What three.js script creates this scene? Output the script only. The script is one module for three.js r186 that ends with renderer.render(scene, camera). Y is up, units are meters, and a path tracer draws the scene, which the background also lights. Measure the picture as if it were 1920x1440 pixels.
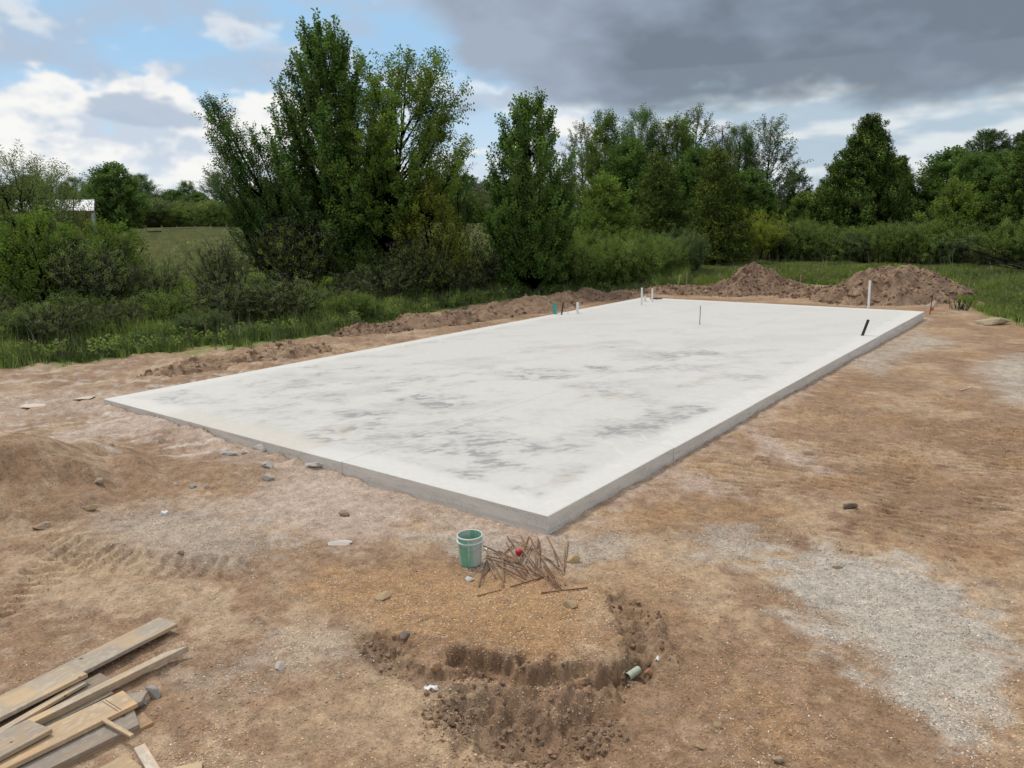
import * as THREE from 'three';
import { mergeGeometries, mergeVertices } from 'three/addons/utils/BufferGeometryUtils.js';
import { RoundedBoxGeometry } from 'three/addons/geometries/RoundedBoxGeometry.js';
import { createNoise2D, createNoise3D } from 'simplex-noise';

// ------------------------------------------------------------------ camera, sky, sun, exposure
const scene = new THREE.Scene();
const camera = new THREE.PerspectiveCamera(53.45, 4 / 3, 0.1, 3000);
camera.position.set(0, 4, 0);
camera.rotation.order = 'YXZ';
camera.rotation.set(THREE.MathUtils.degToRad(-12.1), 0, THREE.MathUtils.degToRad(-1.1));

const renderer = new THREE.WebGLRenderer({ antialias: true });
renderer.toneMapping = THREE.LinearToneMapping;
renderer.toneMappingExposure = 1.6;
renderer.shadowMap.enabled = true;

const sun = new THREE.DirectionalLight(new THREE.Color(1, 0.955, 0.88), 1.2);
sun.position.set(-34, 80, -52);
sun.target.position.set(0, 0, -25);
sun.castShadow = true;
sun.shadow.radius = 20;
sun.shadow.mapSize.set(2048, 2048);
Object.assign(sun.shadow.camera, { left: -60, right: 60, top: 60, bottom: -60, near: 1, far: 260 });
scene.add(sun, sun.target);

// ------------------------------------------------------------------ random numbers and noise
function rngOf(seed) {
  let s = seed >>> 0;
  return () => { s = (s + 0x6d2b79f5) | 0; let t = Math.imul(s ^ (s >>> 15), 1 | s); t = (t + Math.imul(t ^ (t >>> 7), 61 | t)) ^ t; return ((t ^ (t >>> 14)) >>> 0) / 4294967296; };
}
const N2 = createNoise2D(rngOf(11)), N2b = createNoise2D(rngOf(12)), N3 = createNoise3D(rngOf(13));
const sstep = (a, b, x) => { const t = Math.min(1, Math.max(0, (x - a) / (b - a))); return t * t * (3 - 2 * t); };
const lerp = (a, b, t) => a + (b - a) * t;
const clamp = (x, a, b) => Math.min(b, Math.max(a, x));
function fbm(x, y, oct = 4, n = N2) { let s = 0, a = 0.5, f = 1; for (let i = 0; i < oct; i++) { s += a * n(x * f + i * 17.3, y * f - i * 9.1); a *= 0.5; f *= 2.03; } return s; }
function interp(table, x) {
  if (x <= table[0][0]) return table[0][1];
  for (let i = 1; i < table.length; i++) if (x <= table[i][0]) { const [a, p] = table[i - 1], [b, q] = table[i]; return lerp(p, q, (x - a) / (b - a)); }
  return table[table.length - 1][1];
}
const S = (r, g, b) => [r, g, b].map((v) => { v /= 255; return v <= 0.04045 ? v / 12.92 : ((v + 0.055) / 1.055) ** 2.4; });
const D2R = Math.PI / 180;

// ------------------------------------------------------------------ the sky: broken cumulus and a dark rain bank
{
  const W = 2816, Hh = 1408, data = new Float32Array(W * Hh * 4), EXP = 1.6;
  const bankEdge = [[-180, 11], [-120, 10], [-80, 11], [-50, 14], [-36, 18], [-17, 19], [-9, 16], [-5, 13.4], [-2, 11.0], [1, 9.0], [4, 7.6], [9, 6.6], [15, 7.4], [20, 7.7], [26, 7.3], [33, 7.6], [60, 8.5], [100, 10], [140, 11], [180, 11]];
  const cumTop = [[-180, 9], [-90, 8], [-50, 8.5], [-33, 8.6], [-29, 9.8], [-26.6, 7.6], [-23.4, 10.3], [-20.5, 8.4], [-17.5, 9.0], [-13, 7.6], [-7, 6.2], [0, 6.0], [6, 6.0], [9, 5.4], [12, 3.5], [40, 3.5], [90, 8], [180, 9]];
  const blue = S(164, 204, 238), pale = S(216, 231, 241), white = S(250, 249, 246), shade = S(203, 214, 228), slate = S(180, 195, 214), dark1 = S(164, 176, 194), dark2 = S(117, 128, 141), grey = S(182, 200, 214), bright = S(226, 232, 235);
  const mix3 = (a, b, t) => [a[0] + (b[0] - a[0]) * t, a[1] + (b[1] - a[1]) * t, a[2] + (b[2] - a[2]) * t];
  const fbm3 = (x, y, z, oct, gain = 0.5) => { let s = 0, a = 0.5; for (let k = 0; k < oct; k++) { s += a * N3(x, y, z); x = x * 2.05 + 3.1; y = y * 2.05 - 1.7; z = z * 2.05 + 5.9; a *= gain; } return s; };
  const small = [[-24.4, 6.9, 3.6, 1.15, 0.9], [-30.5, 10.4, 3.4, 0.8, 0.6], [-18.5, 9.8, 6, 1.6, 0.5], [-3.2, 7.6, 2.6, 1.4, 0.75], [2.6, 8.8, 2.4, 0.9, 0.8], [-14, 10.5, 4, 1.5, 0.45]];   // grey scud: bearing, height, half sizes, weight
  for (let j = 0; j < Hh; j++) {
    const el = ((j + 0.5) / Hh - 0.5) * 180, sy = Math.sin(el * D2R), cy = Math.cos(el * D2R);
    for (let i = 0; i < W; i++) {
      const o = (j * W + i) * 4;
      let c;
      if (el < -2) c = pale;
      else {
        const ph = ((i + 0.5) / W - 0.5) * 2 * Math.PI, x = Math.cos(ph) * cy, z = Math.sin(ph) * cy;
        const az = Math.atan2(x, -z) / D2R;
        const broad = fbm3(x * 3.4, sy * 8, z * 3.4, 5), billow = fbm3(x * 6.2 + 2, sy * 14, z * 6.2, 7, 0.56);
        c = mix3(pale, blue, sstep(0, 13, el));
        // soft grey and white veils
        c = mix3(c, slate, 0.75 * sstep(-0.1, 0.42, broad + 0.35 * billow) * sstep(3, 8, el));
        c = mix3(c, white, 0.5 * sstep(0.1, 0.5, billow - 0.5 * broad) * sstep(3, 8, el));
        // cumulus low over the fields
        const h = interp(cumTop, az) + 2.6 * billow - el, cum = sstep(-0.1, 0.7, h) * (0.45 + 0.55 * sstep(1.5, 4.5, el + 2.5 * billow));
        const up = fbm3(x * 6.2 + 2, sy * 14 + 0.33, z * 6.2 - 0.1, 7, 0.56);
        let li = clamp(0.64 + 1.6 * (billow - up) + 0.9 * billow + 0.5 * sstep(1.8, 0.1, h), 0, 1);
        c = mix3(c, mix3(shade, white, li), cum * 0.96);
        // layered cloud near the horizon on the rainy side
        const right = sstep(3, 13, az) * sstep(140, 80, az);
        if (right > 0) {
          const st = fbm3(x * 4.5 + 7, sy * 26, z * 4.5, 6, 0.55);
          c = mix3(c, mix3(grey, bright, sstep(-0.2, 0.3, st + 0.06 * (5 - el))), right * 0.93 * sstep(10.5, 8, el));
        }
        for (const [a, e, ra, re, k] of small) {
          const da = (az - a) / ra, de = (el - e) / re; if (da * da + de * de > 4) continue;
          const q = 1 - Math.hypot(da, de < 0 ? de * 1.5 : de) + 1.1 * billow; c = mix3(c, slate, k * sstep(0, 0.45, q));
        }
        // the dark bank
        const bank = sstep(-1.0, 1.3, el - interp(bankEdge, az) - 2.2 * broad - 1.3 * billow) * 0.97;
        if (bank > 0) {
          const deep = clamp(sstep(-4, 19, az) * (0.55 + 0.45 * sstep(110, 60, az)) * 0.9 + 0.75 * broad + 0.35 * billow + 0.03 * (12 - el), 0, 1);
          const open = sstep(15, 38, el) * (0.55 + 0.45 * sstep(-0.2, 0.3, broad + 0.4 * billow));  // unseen cloud overhead whitened to add fill light on the slab sides
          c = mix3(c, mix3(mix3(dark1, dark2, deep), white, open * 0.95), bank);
        }
      }
      data[o] = c[0] / EXP; data[o + 1] = c[1] / EXP; data[o + 2] = c[2] / EXP; data[o + 3] = 1;
    }
  }
  const tex = new THREE.DataTexture(data, W, Hh, THREE.RGBAFormat, THREE.FloatType);
  tex.mapping = THREE.EquirectangularReflectionMapping;
  tex.magFilter = THREE.LinearFilter; tex.minFilter = THREE.LinearFilter; tex.needsUpdate = true;
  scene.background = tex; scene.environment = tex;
}

// ------------------------------------------------------------------ helpers for objects
const taken = new Map();
function numbered(name) { const n = taken.get(name) ?? 0; taken.set(name, n + 1); return n ? `${name}_${String(n).padStart(3, '0')}` : name; }
function tag(o, label, category, group) { o.userData.label = label; if (category) o.userData.category = category; if (group) o.userData.group = group; return o; }
function lit(m) { m.castShadow = true; m.receiveShadow = true; return m; }
function mesh(name, geo, mat, parent) { const m = lit(new THREE.Mesh(geo, mat)); m.name = parent ? name : numbered(name); (parent ?? scene).add(m); return m; }
function group(name, x, y, z, turn = 0) { const g = new THREE.Group(); g.name = numbered(name); g.position.set(x, y, z); g.rotation.y = turn; scene.add(g); return g; }
const V = (x, y, z) => new THREE.Vector3(x, y, z);
const std = (r, g, b, roughness = 0.9, extra = {}) => new THREE.MeshStandardMaterial({ color: new THREE.Color().setRGB(r, g, b), roughness, ...extra });

// repeating value noise for textures
function tileNoise(seed) {
  const r = rngOf(seed), T = new Float32Array(65536); for (let i = 0; i < 65536; i++) T[i] = r();
  return (x, y, px, py = px) => {
    const xi = Math.floor(x), yi = Math.floor(y), fx = x - xi, fy = y - yi, u = fx * fx * (3 - 2 * fx), v = fy * fy * (3 - 2 * fy);
    const h = (a, b) => T[((((a % px) + px) % px) * 131 + (((b % py) + py) % py) * 733) & 65535];
    return lerp(lerp(h(xi, yi), h(xi + 1, yi), u), lerp(h(xi, yi + 1), h(xi + 1, yi + 1), u), v);
  };
}
function makeTexture(w, h, f, srgb = false) {
  const d = new Uint8Array(w * h * 4);
  for (let y = 0; y < h; y++) for (let x = 0; x < w; x++) { const c = f(x / w, y / h, x, y), o = (y * w + x) * 4; for (let k = 0; k < 3; k++) d[o + k] = clamp(Math.round(c[k] * 255), 0, 255); d[o + 3] = 255; }
  const t = new THREE.DataTexture(d, w, h); t.wrapS = t.wrapT = THREE.RepeatWrapping; t.magFilter = THREE.LinearFilter; t.minFilter = THREE.LinearMipmapLinearFilter; t.generateMipmaps = true;
  if (srgb) t.colorSpace = THREE.SRGBColorSpace; t.needsUpdate = true; return t;
}

// ------------------------------------------------------------------ the lie of the land
const slabO = [0.436, -9.287], slabU = [0.6121, -0.7908], slabV = [-0.7908, -0.6121], slabL = 25.49, slabW = 12.18, slabTop = 0.25;
const toSlab = (x, z) => { const dx = x - slabO[0], dz = z - slabO[1]; return [dx * slabU[0] + dz * slabU[1], dx * slabV[0] + dz * slabV[1]]; };
const fromSlab = (u, v) => [slabO[0] + u * slabU[0] + v * slabV[0], slabO[1] + u * slabU[1] + v * slabV[1]];
function slabDist(x, z) { const [u, v] = toSlab(x, z), du = Math.max(-u, u - slabL), dv = Math.max(-v, v - slabW); return du > 0 && dv > 0 ? Math.hypot(du, dv) : Math.max(du, dv); }
function segDist(px, pz, line) {
  let best = 1e9, along = 0, acc = 0, bl = 0, side = 0;
  for (let i = 1; i < line.length; i++) {
    const [ax, az] = line[i - 1], [bx, bz] = line[i], dx = bx - ax, dz = bz - az, L = Math.hypot(dx, dz);
    const t = clamp(((px - ax) * dx + (pz - az) * dz) / (L * L), 0, 1), d = Math.hypot(px - ax - t * dx, pz - az - t * dz);
    if (d < best) { best = d; bl = acc + t * L; side = Math.sign((px - ax) * dz - (pz - az) * dx); }
    acc += L;
  }
  along = bl; return [best, along, side];
}
function polyDist(px, pz, P) {   // below 0 inside
  let d = 1e9, inside = false;
  for (let i = 0, j = P.length - 1; i < P.length; j = i++) {
    const [ax, az] = P[i], [bx, bz] = P[j], dx = bx - ax, dz = bz - az, t = clamp(((px - ax) * dx + (pz - az) * dz) / (dx * dx + dz * dz), 0, 1);
    d = Math.min(d, Math.hypot(px - ax - t * dx, pz - az - t * dz));
    if ((az > pz) !== (bz > pz) && px < ((bx - ax) * (pz - az)) / (bz - az) + ax) inside = !inside;
  }
  return inside ? -d : d;
}
// where bare dirt ends and growth begins: [bearing, distance]
const verge = [[-180, 26], [-60, 28], [-39.5, 27.7], [-34.3, 27], [-29.9, 26.5], [-25, 26.9], [-19.8, 27.1], [-12.6, 29.4], [-7.9, 33.2], [-2.3, 37.7], [1.7, 40.9], [5.3, 41.7], [12.7, 43.6], [20.8, 46.5], [27.4, 46.9], [30.2, 41.6], [32.1, 35.8], [34.1, 33.7], [38.9, 31.2], [60, 30], [180, 26]];
const vergeAt = (x, z) => { const az = Math.atan2(x, -z) / D2R; return Math.hypot(x, z) - interp(verge, az) - 0.5 * N2(x * 0.5, z * 0.5) - 0.25 * N2(x * 1.9, z * 1.9); };
const pits = [[[[1.04, -7.51], [1.16, -6.8], [1.06, -6.22]], 0.11, 0.08], [[[1.12, -6.19], [0.61, -6.03], [-0.05, -6.19], [-0.5, -6.33]], 0.14, 0.16], [[[-1.46, -6.8], [-1.07, -6.6]], 0.1, 0.04], [[[-1.4, -6.75], [-1.17, -6.35], [-0.71, -6.06], [-0.4, -6.2]], 0.11, 0.05], [[[-0.5, -5.65], [-0.05, -5.5], [0.42, -5.36], [0.52, -5.52]], 0.2, 0.12], [[[-0.25, -5.4], [0.25, -5.25]], 0.22, 0.07]];
const ridges = [[[[-0.55, -5.9], [0.13, -5.83], [0.72, -5.76]], 0.17, 0.1], [[[-0.55, -5.45], [-0.6, -5.75]], 0.14, 0.07], [[[0.7, -5.5], [0.62, -5.25]], 0.13, 0.06], [[[1.4, -6.3], [1.36, -6.9], [1.22, -7.3]], 0.12, 0.045]];
const tracks = [[[[1.84, -4.92], [3.24, -7.14], [6.55, -12.13], [9.79, -16.62]], 0.3, 0.2], [[[2.85, -4.89], [4.52, -7.09], [6.54, -9.95], [9.39, -13.94]], 0.42, 0.2], [[[4.4, -5.2], [6.8, -8.7], [9.6, -12.2], [13, -17]], 0.3, 0.2], [[[-5.75, -7.4], [-5.55, -8.7], [-5.5, -9.3]], 0.4, 0.19], [[[-6.2, -9.35], [-4.9, -8.75], [-3.4, -8.45]], 0.36, 0.2], [[[-9.6, -16.2], [-8.3, -17.8], [-7, -20]], 0.35, 0.3], [[[-11.5, -15.4], [-9.7, -16.4], [-8.8, -18.4]], 0.35, 0.3]];
const rising = [[40, 0], [46, 0.08], [52, 0.38], [58, 0.72], [66, 1.1], [80, 1.8], [108, 3.1], [135, 3.35], [400, 4.2]];
function landBase(x, z) {
  const r = Math.hypot(x, z);
  let h = interp(rising, r);
  h += 0.05 * N2(x * 0.09 + 3, z * 0.09) + 0.02 * N2(x * 0.33, z * 0.33);
  h += 0.13 * Math.exp(-((x + 9.6) ** 2 + (z + 16.6) ** 2) / 9);
  h -= 0.05 * Math.exp(-((x - 16) ** 2 + (z + 29.4) ** 2) / 30);
  if (r > 40) h += sstep(40, 60, r) * 0.35 * N2(x * 0.03, z * 0.03);
  return h;
}
function land(x, z) {
  let h = landBase(x, z);
  const r = Math.hypot(x, z);
  if (r > 60) return h;
  const sd = slabDist(x, z), dirt = sstep(1.5, -0.5, vergeAt(x, z));
  h += dirt * (0.02 * fbm(x * 1.1, z * 1.1, 3) + 0.012 * fbm(x * 5, z * 5, 3) * sstep(30, 14, r));
  if (r < 30) {
    // coarse crumb relief, stronger on churned soil
    h += 0.006 * Math.abs(N2(x * 11, z * 11)) * (0.5 + sstep(-0.3, 0.4, N2(x * 0.6, z * 0.6)));
    // heap of gravelly soil by the lumber side
    const mx = (x + 8.5) * 0.75 + (z + 11.4) * 0.35, mz = (z + 11.4) * 0.95 - (x + 8.5) * 0.2;
    const m = Math.hypot(mx, mz); h += 0.85 * sstep(2.35, 0.2, m + 0.25 * N2(x * 0.9, z * 0.9));
    // low mound above the dug hole
    h += 0.19 * Math.exp(-(((x + 0.1) / 1.3) ** 2 + ((z + 7.05) / 0.7) ** 2));
    // small bumps scraped up along the near slab side
    h += 0.1 * Math.exp(-((x + 4.6) ** 2 / 0.8 + (z + 11.9) ** 2 / 0.35)) + 0.09 * Math.exp(-((x + 6.1) ** 2 / 0.8 + (z + 14.3) ** 2 / 0.2)) + 0.08 * Math.exp(-((x + 7.6) ** 2 / 0.9 + (z + 15.1) ** 2 / 0.25));
    if (sd > 0 && sd < 1.4) { const [u, v] = toSlab(x, z); if (u < 0.2) h += 0.07 * sstep(1.2, 0, sd) * sstep(1, 5, v) * (0.6 + 0.8 * N2(x * 1.7, z * 1.7)); if (v < 0.2) h += 0.025 * sstep(0.5, 0, sd) * (0.4 + N2(x * 2.2, z * 2.2)); }
    if (r < 12) {
      const wob = 0.09 * N2(x * 2.6, z * 2.6) + 0.05 * N2(x * 5, z * 5) + 0.025 * N2b(x * 11, z * 11), lump = 0.022 * N2(x * 8, z * 8) + 0.02 * (0.5 - Math.abs(N2b(x * 13, z * 13))) + 0.014 * (0.5 - Math.abs(N2(x * 27, z * 27)));
      let rough = 0;
      for (const [line, w, d] of pits) { const q = segDist(x, z, line)[0] + wob, s = sstep(w * 1.7, w * 0.35, q); h -= d * s; rough = Math.max(rough, sstep(w * 2.2, w * 0.8, q) * (1 - 0.75 * sstep(w * 0.6, w * 0.2, q))); }
      for (const [line, w, d] of ridges) { const q = segDist(x, z, line)[0] + wob * 0.8, s = sstep(w, 0, q); h += d * s; rough = Math.max(rough, sstep(w * 1.6, w * 0.5, q)); }
      h += rough * lump * 1.25;
    }
    if (x > 1.8 && r < 17 && sd > 0.4) h -= 0.036 * (0.12 + 0.88 * sstep(8.2, 11, r)) * sstep(0.0, 0.3, N2(x * 0.42 + 20, z * 0.42) + 0.15 + 0.35 * N2(x * 1.6, z * 1.6)) * sstep(0.1, 0.8, Math.sin(((x * 0.45 - z * 0.89) / 0.19 + 0.5 * N2(x * 0.9, z * 0.9)) * 6.283));   // dozer cleat marks
    for (const [line, w, pitch] of tracks) {
      const [q, along, side] = segDist(x, z, line);
      if (q < w * 1.4) {
        const a = along + 0.05 * N2(x * 2, z * 2) + side * q * 0.35, worn = sstep(-0.35, 0.35, N2(x * 0.8 + 5, z * 0.8) + (x < 0 ? 0.5 : 0.1)) * (x < 0 ? 1 : 0.15 + 0.75 * sstep(8.2, 11, r));
        h += sstep(w, w * 0.75, q) * worn * ((x < 0 ? -0.06 : -0.05) * sstep(0.0, 0.75, Math.sin((a / pitch) * 2 * Math.PI)) - 0.015) + 0.014 * Math.exp(-(((q - w) / 0.07) ** 2)) * worn;
      }
    }
  }
  // rutted, scraped ground between slab and verge on the wooded side
  { const [u, v] = toSlab(x, z); if (v > slabW && u > -6 && u < 14) { const k = sstep(slabW, slabW + 1, v) * sstep(-6, -1, u) * sstep(14, 8, u) * dirt; h += k * (0.16 * Math.max(0, fbm(u * 0.5, v * 1.3, 4)) + 0.05 * fbm(u * 2, v * 3, 3)); } }
  if (sd < 0) h = Math.min(h, 0.02);
  return h;
}
// ground colours: patches of stone, dust, damp and dry soil
const BROWN = [0.325, 0.21, 0.13], TAN = [0.445, 0.322, 0.205], DARK = [0.165, 0.104, 0.066], UMBER = [0.255, 0.158, 0.088], ORANGE = [0.37, 0.225, 0.11], STONE = [0.45, 0.41, 0.355], PINK = [0.52, 0.415, 0.345], LIME = [0.56, 0.49, 0.43], SOD = [0.19, 0.27, 0.055], HAY = [0.3, 0.285, 0.12];
const patches = [
  [[[3, -8.41], [3.84, -8.59], [4.54, -8.2], [4.78, -7.54], [4.63, -6.58], [4.02, -5.84], [3.49, -5.17], [3.36, -5.3], [3.27, -5.79], [3.15, -6.45], [2.95, -7.26]], [0.5, 0.46, 0.4], 0.85, 0.36],
  [[[2.42, -9.4], [3.07, -9.46], [3.16, -8.7], [2.71, -8.28], [2.25, -8.44]], STONE, 0.55, 0.4],
  [[[-1.16, -9.4], [-0.61, -9.64], [0.23, -8.83], [0.85, -9.13], [1.39, -9.54], [1.6, -9.1], [0.84, -8.36], [-0.42, -8.41]], STONE, 0.6, 0.35],
  [[[1.23, -10.02], [2.18, -10.28], [2.36, -9.77], [1.61, -9.18], [1, -9.29]], ORANGE, 0.7, 0.3],
  [[[-2.21, -8.49], [-0.87, -8.43], [0.79, -7.82], [0.91, -6.91], [0.64, -6.36], [-0.34, -6.3], [-1.15, -6.79], [-2.42, -7.83]], ORANGE, 0.75, 0.4],
  [[[4.38, -14.11], [4.74, -13.36], [5.11, -11.66], [4.67, -11.42], [4.29, -12.57]], PINK, 0.7, 0.35],
  [[[2.29, -11.69], [3.07, -11.39], [3.32, -10.54], [2.5, -10.7]], PINK, 0.6, 0.35],
  [[[-3.52, -11.9], [-2.39, -11.45], [-1.39, -10.16], [-1.81, -9.09], [-2.86, -9.48], [-4.31, -10.31]], PINK, 0.75, 0.5],
  [[[-6.04, -10.4], [-4.64, -10.75], [-3.15, -9.49], [-3.17, -8.68], [-4.3, -8.58], [-5.6, -9.43]], STONE, 0.42, 0.45],
  [[[-6.62, -9.84], [-5.38, -9.42], [-4.1, -8.57], [-4.24, -8.16], [-5.07, -7.69], [-5.84, -8.36]], TAN, 0.7, 0.3],
  [[[-9.82, -13.48], [-9.06, -13.83], [-7.56, -12.42], [-6.07, -10.61], [-6.3, -9.92], [-7.25, -9.69]], UMBER, 0.4, 0.4],
  [[[-9.36, -14.32], [-8.37, -15.23], [-6.76, -15.32], [-6.64, -14.5], [-7.97, -14.04], [-8.7, -13.57]], PINK, 0.7, 0.4],
  [[[-5.98, -12.32], [-5.09, -12.86], [-3.96, -12.2], [-4.31, -11.19], [-5.35, -11.49]], UMBER, 0.55, 0.4],
  [[[-1.71, -6.27], [-0.91, -6.16], [-0.32, -5.54], [-0.49, -4.98], [-1.34, -5.01], [-1.83, -5.65]], TAN, 0.6, 0.4],
  [[[-2.99, -6.31], [-2.67, -6.38], [-2.42, -7.04], [-1.75, -6.91], [-1.56, -6.52], [-2.22, -6.37], [-2.58, -6.13]], STONE, 0.3, 0.45],
  [[[12.14, -19.54], [14.83, -21.72], [11.17, -15.5], [10.54, -15.55]], STONE, 0.8, 0.5],
  [[[9.4, -20.6], [14.09, -26.19], [13.87, -23.83], [11.62, -22.08], [9.29, -19.11]], STONE, 0.7, 0.6],
  [[[-12.5, -15.2], [-9.5, -15.6], [-9.2, -18.6], [-12.6, -18.8]], PINK, 0.4, 0.8],
].map(([p, c, k, soft]) => ({ p, c, k, soft, cx: p.reduce((s, q) => s + q[0], 0) / p.length, cz: p.reduce((s, q) => s + q[1], 0) / p.length }));
for (const q of patches) q.r = Math.max(...q.p.map((v) => Math.hypot(v[0] - q.cx, v[1] - q.cz))) + 1;
const stoneAt = (x, z) => { let s = 0; for (const q of patches) if ((q.c === STONE || q === patches[0]) && Math.hypot(x - q.cx, z - q.cz) < q.r) s = Math.max(s, q.k * sstep(q.soft, -q.soft, polyDist(x, z, q.p) + 0.3 * N2(x * 2.3, z * 2.3))); return s; };
function landColor(x, z) {
  const r = Math.hypot(x, z), v = vergeAt(x, z), c = [...BROWN];
  const to = (k, t) => { for (let i = 0; i < 3; i++) c[i] += (k[i] - c[i]) * t; };
  const a = fbm(x * 0.35, z * 0.35, 3), b = fbm(x * 1.3 + 9, z * 1.3, 4), d = N2(x * 4.1, z * 4.1), e = N2b(x * 10.5, z * 10.5);
  to(TAN, 0.75 * sstep(-0.02, 0.3, a + 0.55 * b + 0.12 * d)); to(UMBER, 0.75 * sstep(0.02, 0.35, -a + 0.7 * b)); to(TAN, 0.4 * sstep(0.15, 0.5, b + 0.2 * d + 0.1 * e)); to(ORANGE, 0.45 * sstep(0.0, 0.4, fbm(x * 0.5 + 31, z * 0.5, 3)) * sstep(-1, 2, x)); to(DARK, 0.35 * sstep(0.3, 0.6, -b + 0.25 * e));
  const left = sstep(-0.5, -4, x); to(PINK, 0.17 * left * sstep(-0.2, 0.35, b + 0.3 * d));
  if (r < 34) {
    for (const q of patches) if (Math.abs(x - q.cx) < q.r && Math.abs(z - q.cz) < q.r) to(q.c, q.k * sstep(q.soft, -q.soft, polyDist(x, z, q.p) + 0.32 * N2(x * 1.7, z * 1.7) + 0.16 * N2(x * 5.2, z * 5.2)));
    const sd = slabDist(x, z), [u, w] = toSlab(x, z);
    if (sd < 1.5) to(PINK, 0.6 * sstep(w < 0 ? 0.55 : 1.2, 0.05, sd + 0.35 * N2(x * 1.9, z * 1.9)) * (u < 0 || w > slabW ? 1 : 0.75));
    if (r < 12) { let wet = 0; for (const [l, wd] of pits) wet = Math.max(wet, sstep(wd * 1.5, wd * 0.8, segDist(x, z, l)[0] + 0.1 * N2(x * 4, z * 4))); for (const [l, wd] of ridges) wet = Math.max(wet, 0.4 * sstep(wd * 1.5, wd * 0.5, segDist(x, z, l)[0] + 0.1 * N2(x * 4, z * 4))); to(DARK, 0.5 * wet); }
    // scuffed lime streaks pulled out beside the slab
    if (x < -4 && z < -12.5 && v < 0) { const sa = x * 0.94 - z * 0.34, sb = x * 0.34 + z * 0.94; to(LIME, 0.75 * sstep(0.42, 0.62, N2(sa * 0.45, sb * 2.6) + 0.25 * N2(x * 3, z * 3)) * sstep(-24, -20, z)); }
  }
  const k = 1 + 0.06 * e + 0.06 * d;
  for (let i = 0; i < 3; i++) c[i] *= k;
  if (v > -0.8) to(SOD, sstep(-0.8, 0.4, v + 0.5 * N2(x * 1.3, z * 1.3)));
  if (r > 55 && x < 12) to(HAY, sstep(55, 80, r));
  return c;
}
const grainN = tileNoise(21);
const grain = makeTexture(2048, 2048, (u, v) => {
  let s = 0.62 + 0.2 * (grainN(u * 24, v * 24, 24) - 0.5) + 0.2 * (grainN(u * 70, v * 70, 70) - 0.5) + 0.24 * (grainN(u * 170 + 3, v * 170, 170) - 0.5) + 0.22 * (grainN(u * 420, v * 420, 420) - 0.5);
  const p = grainN(u * 300 + 7, v * 300 + 3, 300); if (p > 0.9) s += 1.6 * (p - 0.9) / 0.1 * 0.22; if (p < 0.1) s -= 0.2;
  return [s, s * (1 - 0.02 * p), s * (1 - 0.03 * p)];
});
{
  const line = (fine0, fine1, step, far0, far1, grow, cap, last, dense) => {
    const out = []; for (let a = fine0; a <= fine1 + 1e-6; a += a > dense[0] && a < dense[1] ? 0.018 : step) out.push(a);
    let s = step, a = out[out.length - 1]; while (a < far1) { s = a < last ? Math.min(s * grow, cap) : Math.min(s * 1.09, 60); a += s; out.push(a); }
    s = step; a = fine0; while (a > far0) { s = a > -last ? Math.min(s * grow, cap) : Math.min(s * 1.09, 60); a -= s; out.unshift(a); }
    return out;
  };
  const xs = line(-6.6, 7.4, 0.035, -900, 900, 1.025, 0.26, 26, [-1.75, 1.65]), zs = line(4.7, 12.4, 0.035, -20, 1400, 1.022, 0.26, 48, [5.0, 7.6]).map((v) => -v);
  const nx = xs.length, nz = zs.length, pos = new Float32Array(nx * nz * 3), col = new Float32Array(nx * nz * 3), uv = new Float32Array(nx * nz * 2), idx = new Uint32Array((nx - 1) * (nz - 1) * 6);
  for (let j = 0, p = 0; j < nz; j++) for (let i = 0; i < nx; i++, p++) {
    const x = xs[i], z = zs[j], c = landColor(x, z);
    pos[p * 3] = x; pos[p * 3 + 1] = land(x, z); pos[p * 3 + 2] = z; uv[p * 2] = x / 2.6; uv[p * 2 + 1] = z / 2.6;
    for (let k = 0; k < 3; k++) col[p * 3 + k] = c[k] / 0.68;
  }
  let q = 0;
  for (let j = 0; j < nz - 1; j++) for (let i = 0; i < nx - 1; i++) { const a = j * nx + i, b = a + 1, c = a + nx, d = c + 1; idx[q++] = a; idx[q++] = b; idx[q++] = c; idx[q++] = b; idx[q++] = d; idx[q++] = c; }
  const g = new THREE.BufferGeometry();
  g.setAttribute('position', new THREE.BufferAttribute(pos, 3)); g.setAttribute('color', new THREE.BufferAttribute(col, 3)); g.setAttribute('uv', new THREE.BufferAttribute(uv, 2)); g.setIndex(new THREE.BufferAttribute(idx, 1)); g.computeVertexNormals();
  const m = new THREE.MeshStandardMaterial({ vertexColors: true, map: grain, bumpMap: grain, bumpScale: 0.013, roughness: 1 });
  const o = mesh('ground', g, m); o.castShadow = false; o.userData.kind = 'structure'; o.userData.label = 'bare brown and gravelly building site soil running into rough grassland';
  console.log('ground', nx, nz, nx * nz * 2);
}

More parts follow.
